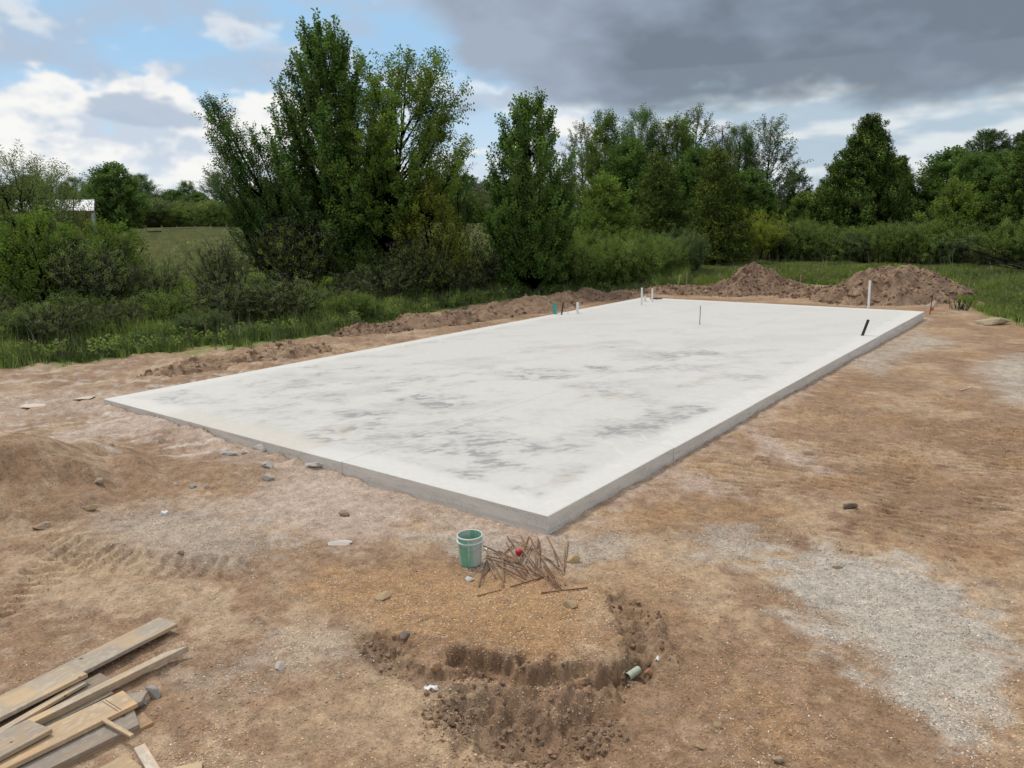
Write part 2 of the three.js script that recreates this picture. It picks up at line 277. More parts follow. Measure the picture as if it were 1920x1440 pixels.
// ------------------------------------------------------------------ concrete slab
{
  const sn = tileNoise(31);
  const F = (u, v, fx, fy, oct = 4) => { let s = 0, a = 0.5; for (let k = 0; k < oct; k++) { s += a * sn(u * fx + k * 5, v * fy + k * 3, 4096); fx *= 2.1; fy *= 2.1; a *= 0.5; } return s; };
  // the finishing marks: u and v run along the slab in metres; smears of darker cement paste: [x, z, half sizes, weight]
  const smears = [[-3.14, -13.93, 0.51, 0.65, 0.9], [-3.5, -12.96, 0.48, 0.35, 0.55], [-2.79, -14.84, 0.49, 0.4, 0.6], [-1.87, -16.27, 0.47, 0.48, 0.7], [-1.31, -15.82, 0.4, 0.35, 0.8], [-0.28, -11.72, 0.6, 0.71, 0.75], [-0.79, -13.4, 0.87, 0.92, 0.45], [0.54, -18.72, 0.4, 0.49, 0.8], [1.24, -18.25, 0.58, 0.4, 0.7], [1.93, -19.28, 0.47, 0.44, 0.5], [2.87, -14.28, 0.66, 0.5, 0.6], [2.01, -13.34, 0.48, 0.44, 0.5], [3.87, -14.54, 0.46, 0.34, 0.5], [-0.03, -10.31, 0.38, 0.2, 0.7], [-0.75, -10.96, 0.4, 0.23, 0.55], [-7.84, -16.16, 0.6, 0.37, 0.6], [0.34, -9.93, 0.29, 0.17, 0.6], [4.29, -20.76, 0.58, 0.51, 0.5], [5.23, -21, 0.72, 0.43, 0.6], [1.28, -11.14, 0.32, 0.37, 0.5], [-5.84, -15.3, 0.4, 0.23, 0.45], [-1.97, -12.17, 0.54, 0.37, 0.5], [0.7, -12.3, 0.53, 0.44, 0.35], [-2.53, -17.72, 0.77, 0.5, 0.35], [2.2, -16.18, 0.69, 0.48, 0.35], [-5.4, -17.99, 0.79, 0.45, 0.25], [-3.81, -19.86, 1, 0.47, 0.25], [0.33, -21.91, 0.93, 0.47, 0.25], [2.56, -22.41, 0.62, 0.39, 0.3], [0.96, -10.32, 0.3, 0.27, 0.5]];
  const top = makeTexture(2048, 1024, (tu, tv) => {
    const u = tu * slabL, v = tv * slabW, [x, z] = fromSlab(u, v);
    const ex = Math.min(u, slabL - u), ey = Math.min(v, slabW - v), edge = Math.min(ex, ey);
    const warp = 0.8 * (sn(u * 0.6, v * 0.6, 4096) - 0.5), xr = x * 0.985 - z * 0.17, zr = z * 0.985 + x * 0.17;
    const streak = F(xr * 0.7 + warp + 40, zr * 1.5 + warp + 80, 1, 1, 5), blot = F(u * 0.28 + 11, v * 0.34 + 5, 1, 1, 3), scratch = F(xr * 3.4 + 200, zr * 9 + 300, 1, 1, 3), fine = F(u * 14, v * 14, 1, 1, 3), cross = F(xr * 9, zr * 2.2 + 50, 1, 1, 3);
    let here = 0; for (const [bx, bz, rx, rz, k] of smears) { const q = ((x - bx) / (rx * 1.5)) ** 2 + ((z - bz) / (rz * 1.5)) ** 2; if (q < 4) here += k * Math.exp(-q * 1.2); }
    const rag = streak * 0.45 + F(u * 2.2 + 31, v * 2.2 + 7, 1, 1, 4) * 0.55;
    let dark = clamp(here * 1.1 * sstep(0.3, 0.62, rag) + 0.42 * sstep(0.42, 0.66, rag * 0.7 + blot * 0.3) * sstep(16, 9, u), 0, 1) * sstep(0.3, 0.75, edge + 0.4 * (fine - 0.45));
    dark *= 0.28 + 0.9 * sstep(0.38, 0.56, scratch * 0.45 + F(xr * 8 + 90, zr * 12, 1, 1, 3) * 0.55);
    let faint = 0.55 * sstep(0.44, 0.62, streak * 0.6 + 0.4 * F(u * 1.3, v * 1.3, 1, 1, 4)) * sstep(0.3, 0.8, edge) * (0.5 + 0.5 * sstep(22, 10, u));
    let c = [0.592, 0.58, 0.553];
    const m = (k, t) => { for (let i = 0; i < 3; i++) c[i] += (k[i] - c[i]) * t; };
    m([0.6, 0.57, 0.52], 0.35 * sstep(0.45, 0.62, blot + 0.3 * (cross - 0.45)));
    m([0.5, 0.49, 0.46], faint); m([0.27, 0.27, 0.27], clamp(dark * 1.35, 0, 0.85));
    m([0.69, 0.67, 0.625], 0.55 * sstep(0.62, 0.3, edge + 0.5 * (F(u * 1.8, v * 1.8, 1, 1, 3) - 0.45)));
    m([0.69, 0.67, 0.63], 0.5 * sstep(0.55, 0.68, cross) * sstep(1.4, 0.5, ey));
    // the damp strip left along the near side
    m([0.55, 0.5, 0.42], 0.6 * sstep(0.75, 0.45, u + 0.35 * (cross - 0.45)) * sstep(4.6, 5.5, v + 0.5 * (fine - 0.45)) * sstep(10.0, 9.0, v + 0.8 * (cross - 0.45)));
    m([0.5, 0.36, 0.25], 0.2 * sstep(0.66, 0.74, F(u * 0.9 + 77, v * 1.6, 1, 1, 3)));
    const k = 0.94 + 0.12 * fine;
    return c.map((q) => q * k);
  });
  top.wrapS = top.wrapT = THREE.ClampToEdgeWrapping;
  const topMat = new THREE.MeshStandardMaterial({ map: top, roughness: 0.7, bumpMap: top, bumpScale: 0.001 });
  const side = makeTexture(1024, 256, (tu, tv) => {
    const u = tu * 6, v = tv * 0.3, a = sn(u * 2, v * 14, 4096), b = sn(u * 9, v * 60, 4096), c = sn(u * 60, v * 60, 4096), d = sn(u * 150, v * 150, 4096);
    let s = 0.66 + 0.07 * (a - 0.5) + 0.07 * (b - 0.5) + 0.05 * (c - 0.5);
    const hc = sn(u * 3, v * 20 + 9, 4096) + 0.2 * (c - 0.5); if (d > 0.72 && hc > 0.55) s *= 0.62;   // honeycomb pits
    if (v < 0.045 + 0.02 * a) s *= 0.9;
    return [s * 1.0, s * 0.96, s * 0.88];
  });
  const sideMat = new THREE.MeshStandardMaterial({ map: side, roughness: 0.9, bumpMap: side, bumpScale: 0.006 });
  const root = group('concrete_slab', slabO[0], 0, slabO[1], Math.atan2(-slabU[1], slabU[0]));
  // local x runs along slabU; local z is minus slabV
  tag(root, 'long freshly poured white concrete floor slab with saw cut joints', 'slab');
  const us = [0, 3.65, 7.3, 10.9, 14.55, 18.2, 21.85, slabL], vs = [0, 4.06, 8.12, slabW], rnd = rngOf(5), joint = 0.001, bev = 0.012;
  for (let a = 0; a < us.length - 1; a++) for (let b = 0; b < vs.length - 1; b++) {
    const u0 = us[a] + (a ? joint : (rnd() - 0.5) * 0.018), u1 = us[a + 1] - (a < us.length - 2 ? joint : 0), v0 = vs[b] + (b ? joint : (rnd() - 0.5) * 0.018), v1 = vs[b + 1] - (b < vs.length - 2 ? joint : 0);
    const e = (q, on) => (on ? q : 0.003), bu0 = e(bev, a === 0), bu1 = e(bev, a === us.length - 2), bv0 = e(bev, b === 0), bv1 = e(bev, b === vs.length - 2), y0 = -0.12, y1 = slabTop;
    const P = [], UV = [], quad = (p, uvf) => { for (const k of [0, 1, 2, 0, 2, 3]) { P.push(p[k][0], p[k][1], -p[k][2]); UV.push(...uvf(p[k])); } };
    const T = (p) => [p[0] / slabL, p[2] / slabW], SU = (p) => [(p[0] + 3.3) / 6, p[1] / 0.3], SV = (p) => [(p[2] + 1.7) / 6, p[1] / 0.3];
    const t00 = [u0 + bu0, y1, v0 + bv0], t10 = [u1 - bu1, y1, v0 + bv0], t11 = [u1 - bu1, y1, v1 - bv1], t01 = [u0 + bu0, y1, v1 - bv1];
    const m00 = [u0, y1 - bu0, v0], m10 = [u1, y1 - bu1, v0], m11 = [u1, y1 - bu1, v1], m01 = [u0, y1 - bu0, v1];
    for (const m of [m00, m10, m11, m01]) m[1] = y1 - 0.008;
    const d = (p) => [p[0], y0, p[2]];
    quad([t00, t10, t11, t01], T); quad([m00, m10, t10, t00], T); quad([m10, m11, t11, t10], T); quad([m11, m01, t01, t11], T); quad([m01, m00, t00, t01], T);
    const nTop = P.length / 3;
    quad([d(m00), d(m10), m10, m00], SU); quad([d(m10), d(m11), m11, m10], SV); quad([d(m11), d(m01), m01, m11], SU); quad([d(m01), d(m00), m00, m01], SV);
    const g = new THREE.BufferGeometry(); g.setAttribute('position', new THREE.Float32BufferAttribute(P, 3)); g.setAttribute('uv', new THREE.Float32BufferAttribute(UV, 2)); g.computeVertexNormals();
    g.addGroup(0, nTop, 0); g.addGroup(nTop, P.length / 3 - nTop, 1);
    mesh('slab_panel', g, [topMat, sideMat], root);
  }
  const core = new THREE.BoxGeometry(slabL - 0.026, 0.28, slabW - 0.026); core.translate(slabL / 2, 0.08, -slabW / 2);
  mesh('slab_core', core, sideMat, root);
}

// ------------------------------------------------------------------ stones, crumbs and clods
function rockGeo(seed, detail = 2, flat = 0.7, sharp = 0.35) {
  const r = rngOf(seed), g0 = new THREE.IcosahedronGeometry(1, detail); g0.deleteAttribute('normal'); g0.deleteAttribute('uv');
  const g = mergeVertices(g0), p = g.attributes.position, o = r() * 50, cuts = [];
  for (let k = 0; k < 11; k++) cuts.push([V(r() - 0.5, r() - 0.5, r() - 0.5).normalize(), 0.45 + 0.3 * r()]);
  const v = V(0, 0, 0);
  for (let i = 0; i < p.count; i++) {
    v.fromBufferAttribute(p, i); const n = v.clone();
    let s = 1 + sharp * 0.5 * N3(n.x * 1.4 + o, n.y * 1.4, n.z * 1.4) + sharp * 0.3 * N3(n.x * 4 + o, n.y * 4, n.z * 4);
    v.multiplyScalar(s);
    for (const [d, k] of cuts) { const q = v.dot(d) - k; if (q > 0) v.addScaledVector(d, -q); }
    v.y *= flat; p.setXYZ(i, v.x, v.y, v.z);
  }
  const out = g.toNonIndexed(); out.computeVertexNormals(); return out;
}
const tmpM = new THREE.Matrix4(), tmpQ = new THREE.Quaternion(), tmpE = new THREE.Euler(), tmpC = new THREE.Color();
function scatter(name, geo, mat, items, label, parent, kind = 'stuff') {
  const m = lit(new THREE.InstancedMesh(geo, mat, items.length)); m.name = parent ? name : numbered(name);
  items.forEach((q, i) => { m.setMatrixAt(i, q.m); if (q.c) m.setColorAt(i, tmpC.setRGB(q.c[0], q.c[1], q.c[2])); });
  m.userData.kind = kind; if (label) m.userData.label = label;
  (parent ?? scene).add(m); return m;
}
const at = (x, y, z, sx, sy, sz, rx, ry, rz) => new THREE.Matrix4().compose(V(x, y, z), new THREE.Quaternion().setFromEuler(new THREE.Euler(rx, ry, rz)), V(sx, sy, sz));
const stoneMat = std(1, 1, 1, 0.95), soilMat = std(1, 1, 1, 1);
{
  const r = rngOf(77), pebbles = [], crumbs = [], clods = [];
  let st, gm, pick;
  const tones = [[0.43, 0.395, 0.345], [0.5, 0.46, 0.4], [0.34, 0.305, 0.26], [0.46, 0.38, 0.31], [0.58, 0.545, 0.485], [0.26, 0.22, 0.18]];
  for (let k = 0; k < 380000 && pebbles.length < 110000; k++) {   // grey stone chips
    const d = 5 + 13 * r() ** 1.6, a = (r() - 0.5) * 1.35, x = d * Math.sin(a), z = -d * Math.cos(a);
    if (slabDist(x, z) < 0.01 || (st = stoneAt(x, z), gm = sstep(0.3, -0.3, polyDist(x, z, patches[4].p)), pick = r()) > 0.04 + 0.2 * sstep(0, 0.5, N2b(x * 0.6, z * 0.6)) + 1.1 * st + 0.6 * gm) continue;
    const s = 0.0045 + 0.009 * r() ** 2, grey = pick < 1.1 * st || r() < 0.12, b = 0.9 + 0.4 * r(), c = grey ? tones[Math.floor(r() * 6)] : landColor(x, z).map((q) => q * (0.72 + 0.55 * b * b));
    pebbles.push({ m: at(x, land(x, z) + s * 0.08, z, s * (0.9 + 0.7 * r()), s * 0.55, s * 1.1, (r() - 0.5) * 0.7, r() * 6, (r() - 0.5) * 0.7), c: c.map((q) => q * b) });
  }
  for (let k = 0; k < 66000; k++) {   // loose soil crumbs in the colour of the ground they lie on
    const d = 5 + 15 * r() ** 1.5, a = (r() - 0.5) * 1.35, x = d * Math.sin(a), z = -d * Math.cos(a);
    if (slabDist(x, z) < 0.01 || r() > 0.35 + 0.65 * sstep(-0.2, 0.4, N2(x * 0.7 + 3, z * 0.7))) continue;
    const s = 0.004 + 0.013 * r() ** 3, c = landColor(x, z), b = 0.85 + 0.45 * r() ** 1.5;
    crumbs.push({ m: at(x, land(x, z) + s * 0.1, z, s * (0.8 + 0.6 * r()), s * 0.65, s, (r() - 0.5) * 0.8, r() * 6, (r() - 0.5) * 0.8), c: c.map((q) => q * b) });
  }
  for (const [line, w, d, n] of [...pits.map((q, i) => [...q, i === 1 || i > 3 ? 220 : 90]), ...ridges.map((q, i) => [...q, i === 3 ? 110 : 240])]) for (let k = 0; k < n; k++) {   // broken clods round the dug hole
    const i = Math.floor(r() * (line.length - 1)), t = r(), x = lerp(line[i][0], line[i + 1][0], t) + (r() + r() - 1) * w * 1.9, z = lerp(line[i][1], line[i + 1][1], t) + (r() + r() - 1) * w * 1.9;
    const s = 0.005 + 0.032 * r() ** 7, b = 0.75 + 0.6 * r();
    clods.push({ m: at(x, land(x, z) + s * 0.3, z, s * (0.8 + 0.6 * r()), s, s, r() * 6, r() * 6, r() * 6), c: [0.225 * b, 0.15 * b, 0.1 * b] });
  }
  scatter('gravel', rockGeo(1, 0, 0.8), stoneMat, pebbles, 'loose grey crushed stone chips strewn over the brown soil');
  scatter('soil_crumbs', rockGeo(2, 0, 0.8), soilMat, crumbs, 'small loose crumbs of brown soil lying on the ground');
  scatter('clods', rockGeo(3, 1, 0.8), soilMat, clods, 'dark broken clods around the dug hole');
}
// single stones and lumps that stand out: [x, z, length, height, depth, tone, label, name]
const SAND = [0.4, 0.29, 0.17], BUFF = [0.36, 0.27, 0.19], PALE = [0.55, 0.5, 0.45], CEM = [0.47, 0.445, 0.4], RED = [0.34, 0.18, 0.11];
[
  [-2.41, -10.15, 0.17, 0.09, 0.1, BUFF, 'small brown wedge shaped stone on pinkish gravel midway along the near slab side'],
  [-6.54, -9.93, 0.24, 0.07, 0.21, BUFF, 'flat square brown stone at the foot of the gravelly heap'],
  [-6.15, -10.47, 0.25, 0.08, 0.13, SAND, 'long flat sandy stone lying between heap and tracked soil'],
  [-6.37, -11.19, 0.15, 0.1, 0.11, BUFF, 'blocky brown stone on the slope of the gravelly heap'],
  [0.69, -8.48, 0.17, 0.11, 0.12, [0.5, 0.36, 0.19], 'yellowish block of stone beside the rusty bar pile'],
  [-1.44, -7.64, 0.17, 0.06, 0.16, SAND, 'flat tan stone half sunk in the gravel left of the hole mound'.replace(' left of the hole mound', ' mound above the hole')],
  [0.55, -7.16, 0.15, 0.08, 0.12, SAND, 'tan stone on the mound edge just above the hole'],
  [-0.74, -6.22, 0.11, 0.09, 0.1, [0.42, 0.26, 0.15], 'orange tinted stone on the rim of the dug hole'],
  [-1.09, -6.75, 0.1, 0.07, 0.09, [0.26, 0.2, 0.16], 'grey brown stone in the shallow end of the dug hole'],
  [-2.19, -6.35, 0.1, 0.06, 0.08, PALE, 'pale grey stone among chips by the lumber'],
  [1.41, -5.19, 0.09, 0.04, 0.06, SAND, 'flat tan stone flake on bare tan soil below the hole'],
  [1.6, -5.43, 0.07, 0.05, 0.05, SAND, 'small upright tan stone flake on bare soil near the hole'],
  [1.95, -5.01, 0.09, 0.04, 0.07, BUFF, 'brown stone flake on bare soil towards the grey gravel patch'],
  [3.7, -8.12, 0.14, 0.05, 0.1, BUFF, 'brown stone lying on top of the grey gravel patch'],
  [-4.49, -13.04, 0.3, 0.09, 0.17, CEM, 'broad broken grey cement splash on the bank beside the slab'],
  [-4.72, -12.9, 0.2, 0.08, 0.13, CEM, 'grey cement crumb heap touching a broader cement splash'],
  [-5.02, -12.92, 0.34, 0.06, 0.16, [0.4, 0.38, 0.36], 'low grey cement smear on the bank beside the slab'],
  [-3.88, -11.53, 0.22, 0.1, 0.1, CEM, 'narrow two lobed grey cement lump on brown soil below the splashes'],
  [-4.05, -11.98, 0.22, 0.1, 0.13, CEM, 'grey cement lump lying between two cement splashes'],
  [-3.22, -12.1, 0.42, 0.07, 0.15, CEM, 'long thin grey cement spill against the slab side'],
  [-2.27, -9.19, 0.3, 0.035, 0.16, PALE, 'flat pale cement puddle hardened on the soil'],
  [-3.17, -5.95, 0.13, 0.11, 0.11, [0.34, 0.32, 0.29], 'round lump of grey concrete beside the board ends'],
  [-3.24, -5.84, 0.09, 0.06, 0.08, [0.33, 0.33, 0.32], 'smaller grey concrete crumb touching the round concrete lump'],
  [-5.3, -11.37, 0.07, 0.05, 0.06, PALE, 'small white stone on bare soil past the gravelly heap'],
  [-4.99, -11.28, 0.13, 0.07, 0.1, [0.33, 0.31, 0.29], 'small grey stone in a touching pair on bare soil'],
  [-4.75, -11.22, 0.1, 0.06, 0.08, [0.4, 0.29, 0.24], 'small pinkish stone in a touching pair on bare soil'],
  [-0.53, -8.07, 0.12, 0.06, 0.09, [0.6, 0.59, 0.56], 'crumbly white lump of cement in front of the bucket'],
  [-4.21, -8.96, 0.1, 0.05, 0.07, [0.3, 0.2, 0.13], 'small brown stone on the edge of the tracked tan soil'],
  [4.6, -9.89, 0.22, 0.08, 0.13, [0.13, 0.095, 0.068], 'dark clod of earth lying alone on tracked soil'],
  [17.67, -27.79, 1.15, 0.26, 0.6, [0.38, 0.31, 0.21], 'large flat tan boulder beyond the far slab corner'],
  [18.4, -33.2, 0.5, 0.3, 0.3, [0.5, 0.4, 0.33], 'pinkish rock slab sticking out of the mound foot'],
  [20.0, -32.4, 0.6, 0.25, 0.45, [0.2, 0.14, 0.1], 'brown clod at the outer foot of the broad mound'],
  [1.22, -6.3, 0.1, 0.07, 0.08, RED, 'reddish clod on the rim beside the drain pipe'],
  [-7.35, -13.3, 0.28, 0.1, 0.16, [0.3, 0.24, 0.19], 'half buried grey brown stone behind the gravelly heap'],
  [-6.55, -13.8, 0.2, 0.08, 0.14, BUFF, 'brown stone in the furrow behind the gravelly heap'],
].forEach(([x, z, w, h, d, c, label], i) => {
  const cem = /cement|concrete/.test(label);
  const g = rockGeo(100 + i, cem ? 3 : 2, 1, cem ? 0.8 : 0.3);
  g.computeBoundingBox(); const s = g.boundingBox.getSize(V(0, 0, 0)), r = rngOf(900 + i);
  g.scale(w / s.x, (h * 1.35) / s.y, d / s.z);
  const o = mesh(cem ? 'cement_lump' : /clod/.test(label) ? 'soil_clod' : 'stone', g, std(c[0], c[1], c[2], 0.95, { bumpMap: grain, bumpScale: 0.004 }));
  o.geometry.setAttribute('uv', new THREE.Float32BufferAttribute(new Float32Array(o.geometry.attributes.position.count * 2).map((_, k) => (k % 2 ? o.geometry.attributes.position.getZ((k - 1) / 2) : o.geometry.attributes.position.getX(k / 2)) * 0.6 + i * 0.13), 2));
  o.position.set(x, land(x, z) + h * 0.28, z); o.rotation.set((r() - 0.5) * 0.3, (r() - 0.5) * 0.8, (r() - 0.5) * 0.3);
  tag(o, label, cem ? 'cement' : /clod/.test(label) ? 'clod' : /boulder/.test(label) ? 'boulder' : 'stone');
});
// flat pieces of split stone pressed into the soil off the far left slab corner
[[-10.86, -16.78, 0.75, 0.5, 0.3, 'pale flat stone slab pressed into soil, largest of two beside the slab corner'], [-10.04, -17.48, 0.5, 0.4, 1.1, 'pale flat rounded stone slab pressed into soil close to the slab corner']].forEach(([x, z, w, d, t, label], i) => {
  const g = rockGeo(300 + i, 2, 1, 0.35); g.scale(w / 2, 0.05, d / 2);
  const o = mesh('flat_stone', g, std(0.62, 0.53, 0.43, 0.95)); o.position.set(x, land(x, z) + 0.03, z); o.rotation.y = t; tag(o, label, 'stone');
});

// ------------------------------------------------------------------ heaps of dug soil
function heap(name, label, x, z, rx, rz, turn, H, profile, seed, opt = {}) {
  const g0 = group(name, x, 0, z, 0), r = rngOf(seed), NA = opt.na ?? 150, NR = opt.nr ?? 56, P = [], C = [], I = [], o = r() * 100, ct = Math.cos(turn), st = Math.sin(turn);
  const tone = opt.tone ?? [0.19, 0.122, 0.08], tone2 = opt.tone2 ?? [0.31, 0.21, 0.138];
  const height = (lx, lz) => {   // local metres
    const q = Math.hypot(lx / rx, lz / rz), a = Math.atan2(lz / rz, lx / rx), rim = 1 + 0.16 * N2(Math.cos(a) * 1.7 + o, Math.sin(a) * 1.7) + 0.07 * N2(Math.cos(a) * 5 + o, Math.sin(a) * 5), e = q / rim;
    let h = H * interp(profile, e) * (1 + 0.2 * N2(lx * 0.8 + o, lz * 0.8));
    const edge = sstep(1.0, 0.75, e), f = opt.rough ?? 1;
    const warp = 0.35 * N2(lx * 1.3 + o, lz * 1.3);
    h += edge * f * (0.13 * fbm(lx * 1.5 + o + warp, lz * 1.5, 4) + 0.1 * (0.5 - Math.abs(N2(lx * 2.6 + o, lz * 2.6 + warp))) + 0.05 * (0.5 - Math.abs(N2b(lx * 6.5 + o, lz * 6.5))));
    return [h - 0.05 * sstep(0.85, 1.05, e), e];
  };
  const spot = (q, a) => [Math.cos(a) * q * rx, Math.sin(a) * q * rz], world = (lx, lz) => [lx * ct - lz * st, lx * st + lz * ct];
  for (let k = 0; k <= NR; k++) for (let i = 0; i < NA; i++) {
    const [lx, lz] = spot((k / NR) * 1.22 + 1e-4, (i / NA) * Math.PI * 2), [h] = height(lx, lz), [wx, wz] = world(lx, lz);
    P.push(wx, landBase(x + wx, z + wz) + h, wz);
    const b = clamp(0.5 + 1.1 * fbm(lx * 1.1 + o, lz * 1.1, 4, N2b), 0, 1), q = 0.85 + 0.3 * (0.5 + 0.5 * N2(lx * 9, lz * 9));
    for (let c = 0; c < 3; c++) C.push((lerp(tone[c], tone2[c], b) * q) / 0.62);
    if (k < NR) { const a = k * NA + i, b2 = k * NA + ((i + 1) % NA), c = a + NA, d = b2 + NA; I.push(a, b2, c, b2, d, c); }
  }
  const g = new THREE.BufferGeometry(); g.setAttribute('position', new THREE.Float32BufferAttribute(P, 3)); g.setAttribute('color', new THREE.Float32BufferAttribute(C, 3));
  g.setAttribute('uv', new THREE.Float32BufferAttribute(P.filter((_, k) => k % 3 !== 1).map((v) => v / 2.6), 2)); g.setIndex(I); g.computeVertexNormals();
  mesh('soil', g, heapMat, g0);
  const items = [];
  for (let k = 0; k < (opt.clods ?? 900); k++) {
    const a = r() * Math.PI * 2, [lx, lz] = spot(Math.sqrt(r()) * 1.1, a), [h] = height(lx, lz), [wx, wz] = world(lx, lz), s = (0.02 + 0.1 * r() ** 4) * (opt.clodScale ?? 1), b = 0.75 + 0.6 * r(), m = r();
    items.push({ m: at(wx, Math.max(landBase(x + wx, z + wz) + h, land(x + wx, z + wz)) + s * 0.25, wz, s * (0.8 + 0.7 * r()), s * 0.85, s, r() * 6, r() * 6, r() * 6), c: tone.map((t, c) => lerp(t, tone2[c], m * m) * b) });
  }
  scatter('clods', clodGeo, soilMat, items, null, g0);
  return tag(g0, label, 'heap');
}
const heapMat = new THREE.MeshStandardMaterial({ vertexColors: true, map: grain, bumpMap: grain, bumpScale: 0.03, roughness: 1 }), clodGeo = rockGeo(41, 1, 0.85, 0.6);
heap('soil_mound', 'pointed tall mound of dug brown soil behind the far slab edge', 13.2, -41.2, 3.2, 2.2, -0.35, 1.36, [[0, 1], [0.12, 0.93], [0.3, 0.66], [0.55, 0.33], [0.8, 0.12], [1, 0]], 501, { clods: 1500 });
heap('soil_mound', 'broad flat topped mound of dug brown soil by the tall white pipe', 18.6, -37.0, 4.3, 2.8, -0.45, 1.28, [[0, 1], [0.35, 0.96], [0.5, 0.72], [0.75, 0.34], [1, 0]], 502, { clods: 1800, na: 180, nr: 64, tone2: [0.34, 0.23, 0.15] });
heap('soil_mound', 'low saddle of dug soil joining the pointed and the broad mound', 15.6, -39.0, 2.4, 1.3, -0.5, 0.28, [[0, 1], [0.4, 0.8], [1, 0]], 503, { clods: 700, na: 90, nr: 34 });
heap('soil_mound', 'thin tail of dug soil trailing from the pointed mound towards the berm', 9.7, -41.6, 3.0, 1.2, 0.1, 0.32, [[0, 1], [0.5, 0.7], [1, 0]], 504, { clods: 500, na: 90, nr: 30 });
// berm along the wooded side of the slab
[
  [-5.65, -28.6, 1.0, 0.75, 0.42, 'small lumpy heap of grey brown clods at the start of the berm', 1.5], [-4.55, -28.9, 0.95, 0.7, 0.36, 'ragged clod heap in the berm between lumpy start and tall smooth heap', 1.5],
  [-3.65, -29.9, 1.45, 0.95, 0.85, 'tall smooth brown soil heap in the berm along the slab', 0.45], [-2.2, -30.9, 1.1, 0.8, 0.72, 'darker crumbly soil heap in the berm beside the tall smooth one', 1.1],
  [-0.9, -32.6, 1.7, 1.0, 0.8, 'long smooth brown soil heap in the middle of the berm', 0.5], [1.0, -35.0, 2.1, 1.2, 0.95, 'long high soil heap in the berm towards the teal pipe', 0.6],
  [2.6, -37.6, 1.6, 1.1, 0.85, 'crumbly brown soil heap in the berm behind the teal pipe', 1.2], [4.0, -39.2, 1.5, 1.0, 0.72, 'last rough soil heap of the berm near the slab corner pipes', 1.3], [5.8, -40.2, 1.6, 0.9, 0.4, 'low end of the soil berm by the slab corner'],
].forEach(([x, z, rx, rz, H, label, rough = 1], i) => heap('soil_heap', label, x, z, rx * 1.25, rz * 1.2, -0.91, H * 0.6, [[0, 1], [0.2, 0.92], [0.5, 0.55], [0.8, 0.17], [1, 0]], 520 + i, { clods: Math.round(220 * rough), na: 84, nr: 34, rough: 0.5 + 0.5 * rough, clodScale: 0.8, tone: rough < 0.8 ? [0.235, 0.152, 0.095] : undefined }));
// ridges of scraped soil near the slab's left corner
[[-9.0, -21.4, 1.6, 0.6, 0.3, 'low scraped ridge of soil nearest the flat stone slabs'], [-7.2, -23.4, 1.8, 0.7, 0.36, 'low scraped ridge of soil along the weeds before the berm']].forEach(([x, z, rx, rz, H, label], i) => heap('soil_ridge', label, x, z, rx, rz, -0.75, H, [[0, 1], [0.5, 0.6], [1, 0]], 560 + i, { clods: 160, na: 70, nr: 26, tone: [0.29, 0.19, 0.12], tone2: [0.42, 0.3, 0.195] }));
//@@TAIL2
// ------------------------------------------------------------------ growth: leaf sprays, trees, shrubs, grass
class Soup {   // triangles with normals
  constructor() { this.p = []; this.n = []; }
  tri(a, b, c, n) { if (!n) { n = b.clone().sub(a).cross(c.clone().sub(a)).normalize(); } for (const q of [a, b, c]) { this.p.push(q.x, q.y, q.z); this.n.push(n.x, n.y, n.z); } }
  leaf(base, dir, nor, len, wid, fold = 0.25, tipBias = 0.42) {   // two folded halves
    const side = dir.clone().cross(nor).normalize(), up = side.clone().cross(dir).normalize(), mid = base.clone().addScaledVector(dir, len * tipBias), tip = base.clone().addScaledVector(dir, len).addScaledVector(up, -len * 0.12);
    const l = mid.clone().addScaledVector(side, wid / 2).addScaledVector(up, wid * fold), r = mid.clone().addScaledVector(side, -wid / 2).addScaledVector(up, wid * fold);
    this.tri(base, r, tip); this.tri(base, tip, l);
  }
  rod(a, b, ra, rb, sides = 3) {
    const d = b.clone().sub(a).normalize(), u = Math.abs(d.y) < 0.9 ? V(0, 1, 0) : V(1, 0, 0), s = d.clone().cross(u).normalize(), t = d.clone().cross(s), ring = (c, r, k) => c.clone().addScaledVector(s, r * Math.cos(k)).addScaledVector(t, r * Math.sin(k));
    for (let k = 0; k < sides; k++) {
      const k0 = (k / sides) * 6.2832, k1 = ((k + 1) / sides) * 6.2832, n0 = ring(V(0, 0, 0), 1, (k0 + k1) / 2);
      const a0 = ring(a, ra, k0), a1 = ring(a, ra, k1), b0 = ring(b, rb, k0), b1 = ring(b, rb, k1);
      this.tri(a0, b0, a1, n0); this.tri(a1, b0, b1, n0);
    }
  }
  tube(pts, r0, r1, sides) { for (let i = 1; i < pts.length; i++) this.rod(pts[i - 1], pts[i], lerp(r0, r1, (i - 1) / (pts.length - 1)), lerp(r0, r1, i / (pts.length - 1)), sides); }
  geo() { const g = new THREE.BufferGeometry(); g.setAttribute('position', new THREE.Float32BufferAttribute(this.p, 3)); g.setAttribute('normal', new THREE.Float32BufferAttribute(this.n, 3)); return g; }
}
const rdir = (r) => V(r() * 2 - 1, r() * 2 - 1, r() * 2 - 1).normalize();
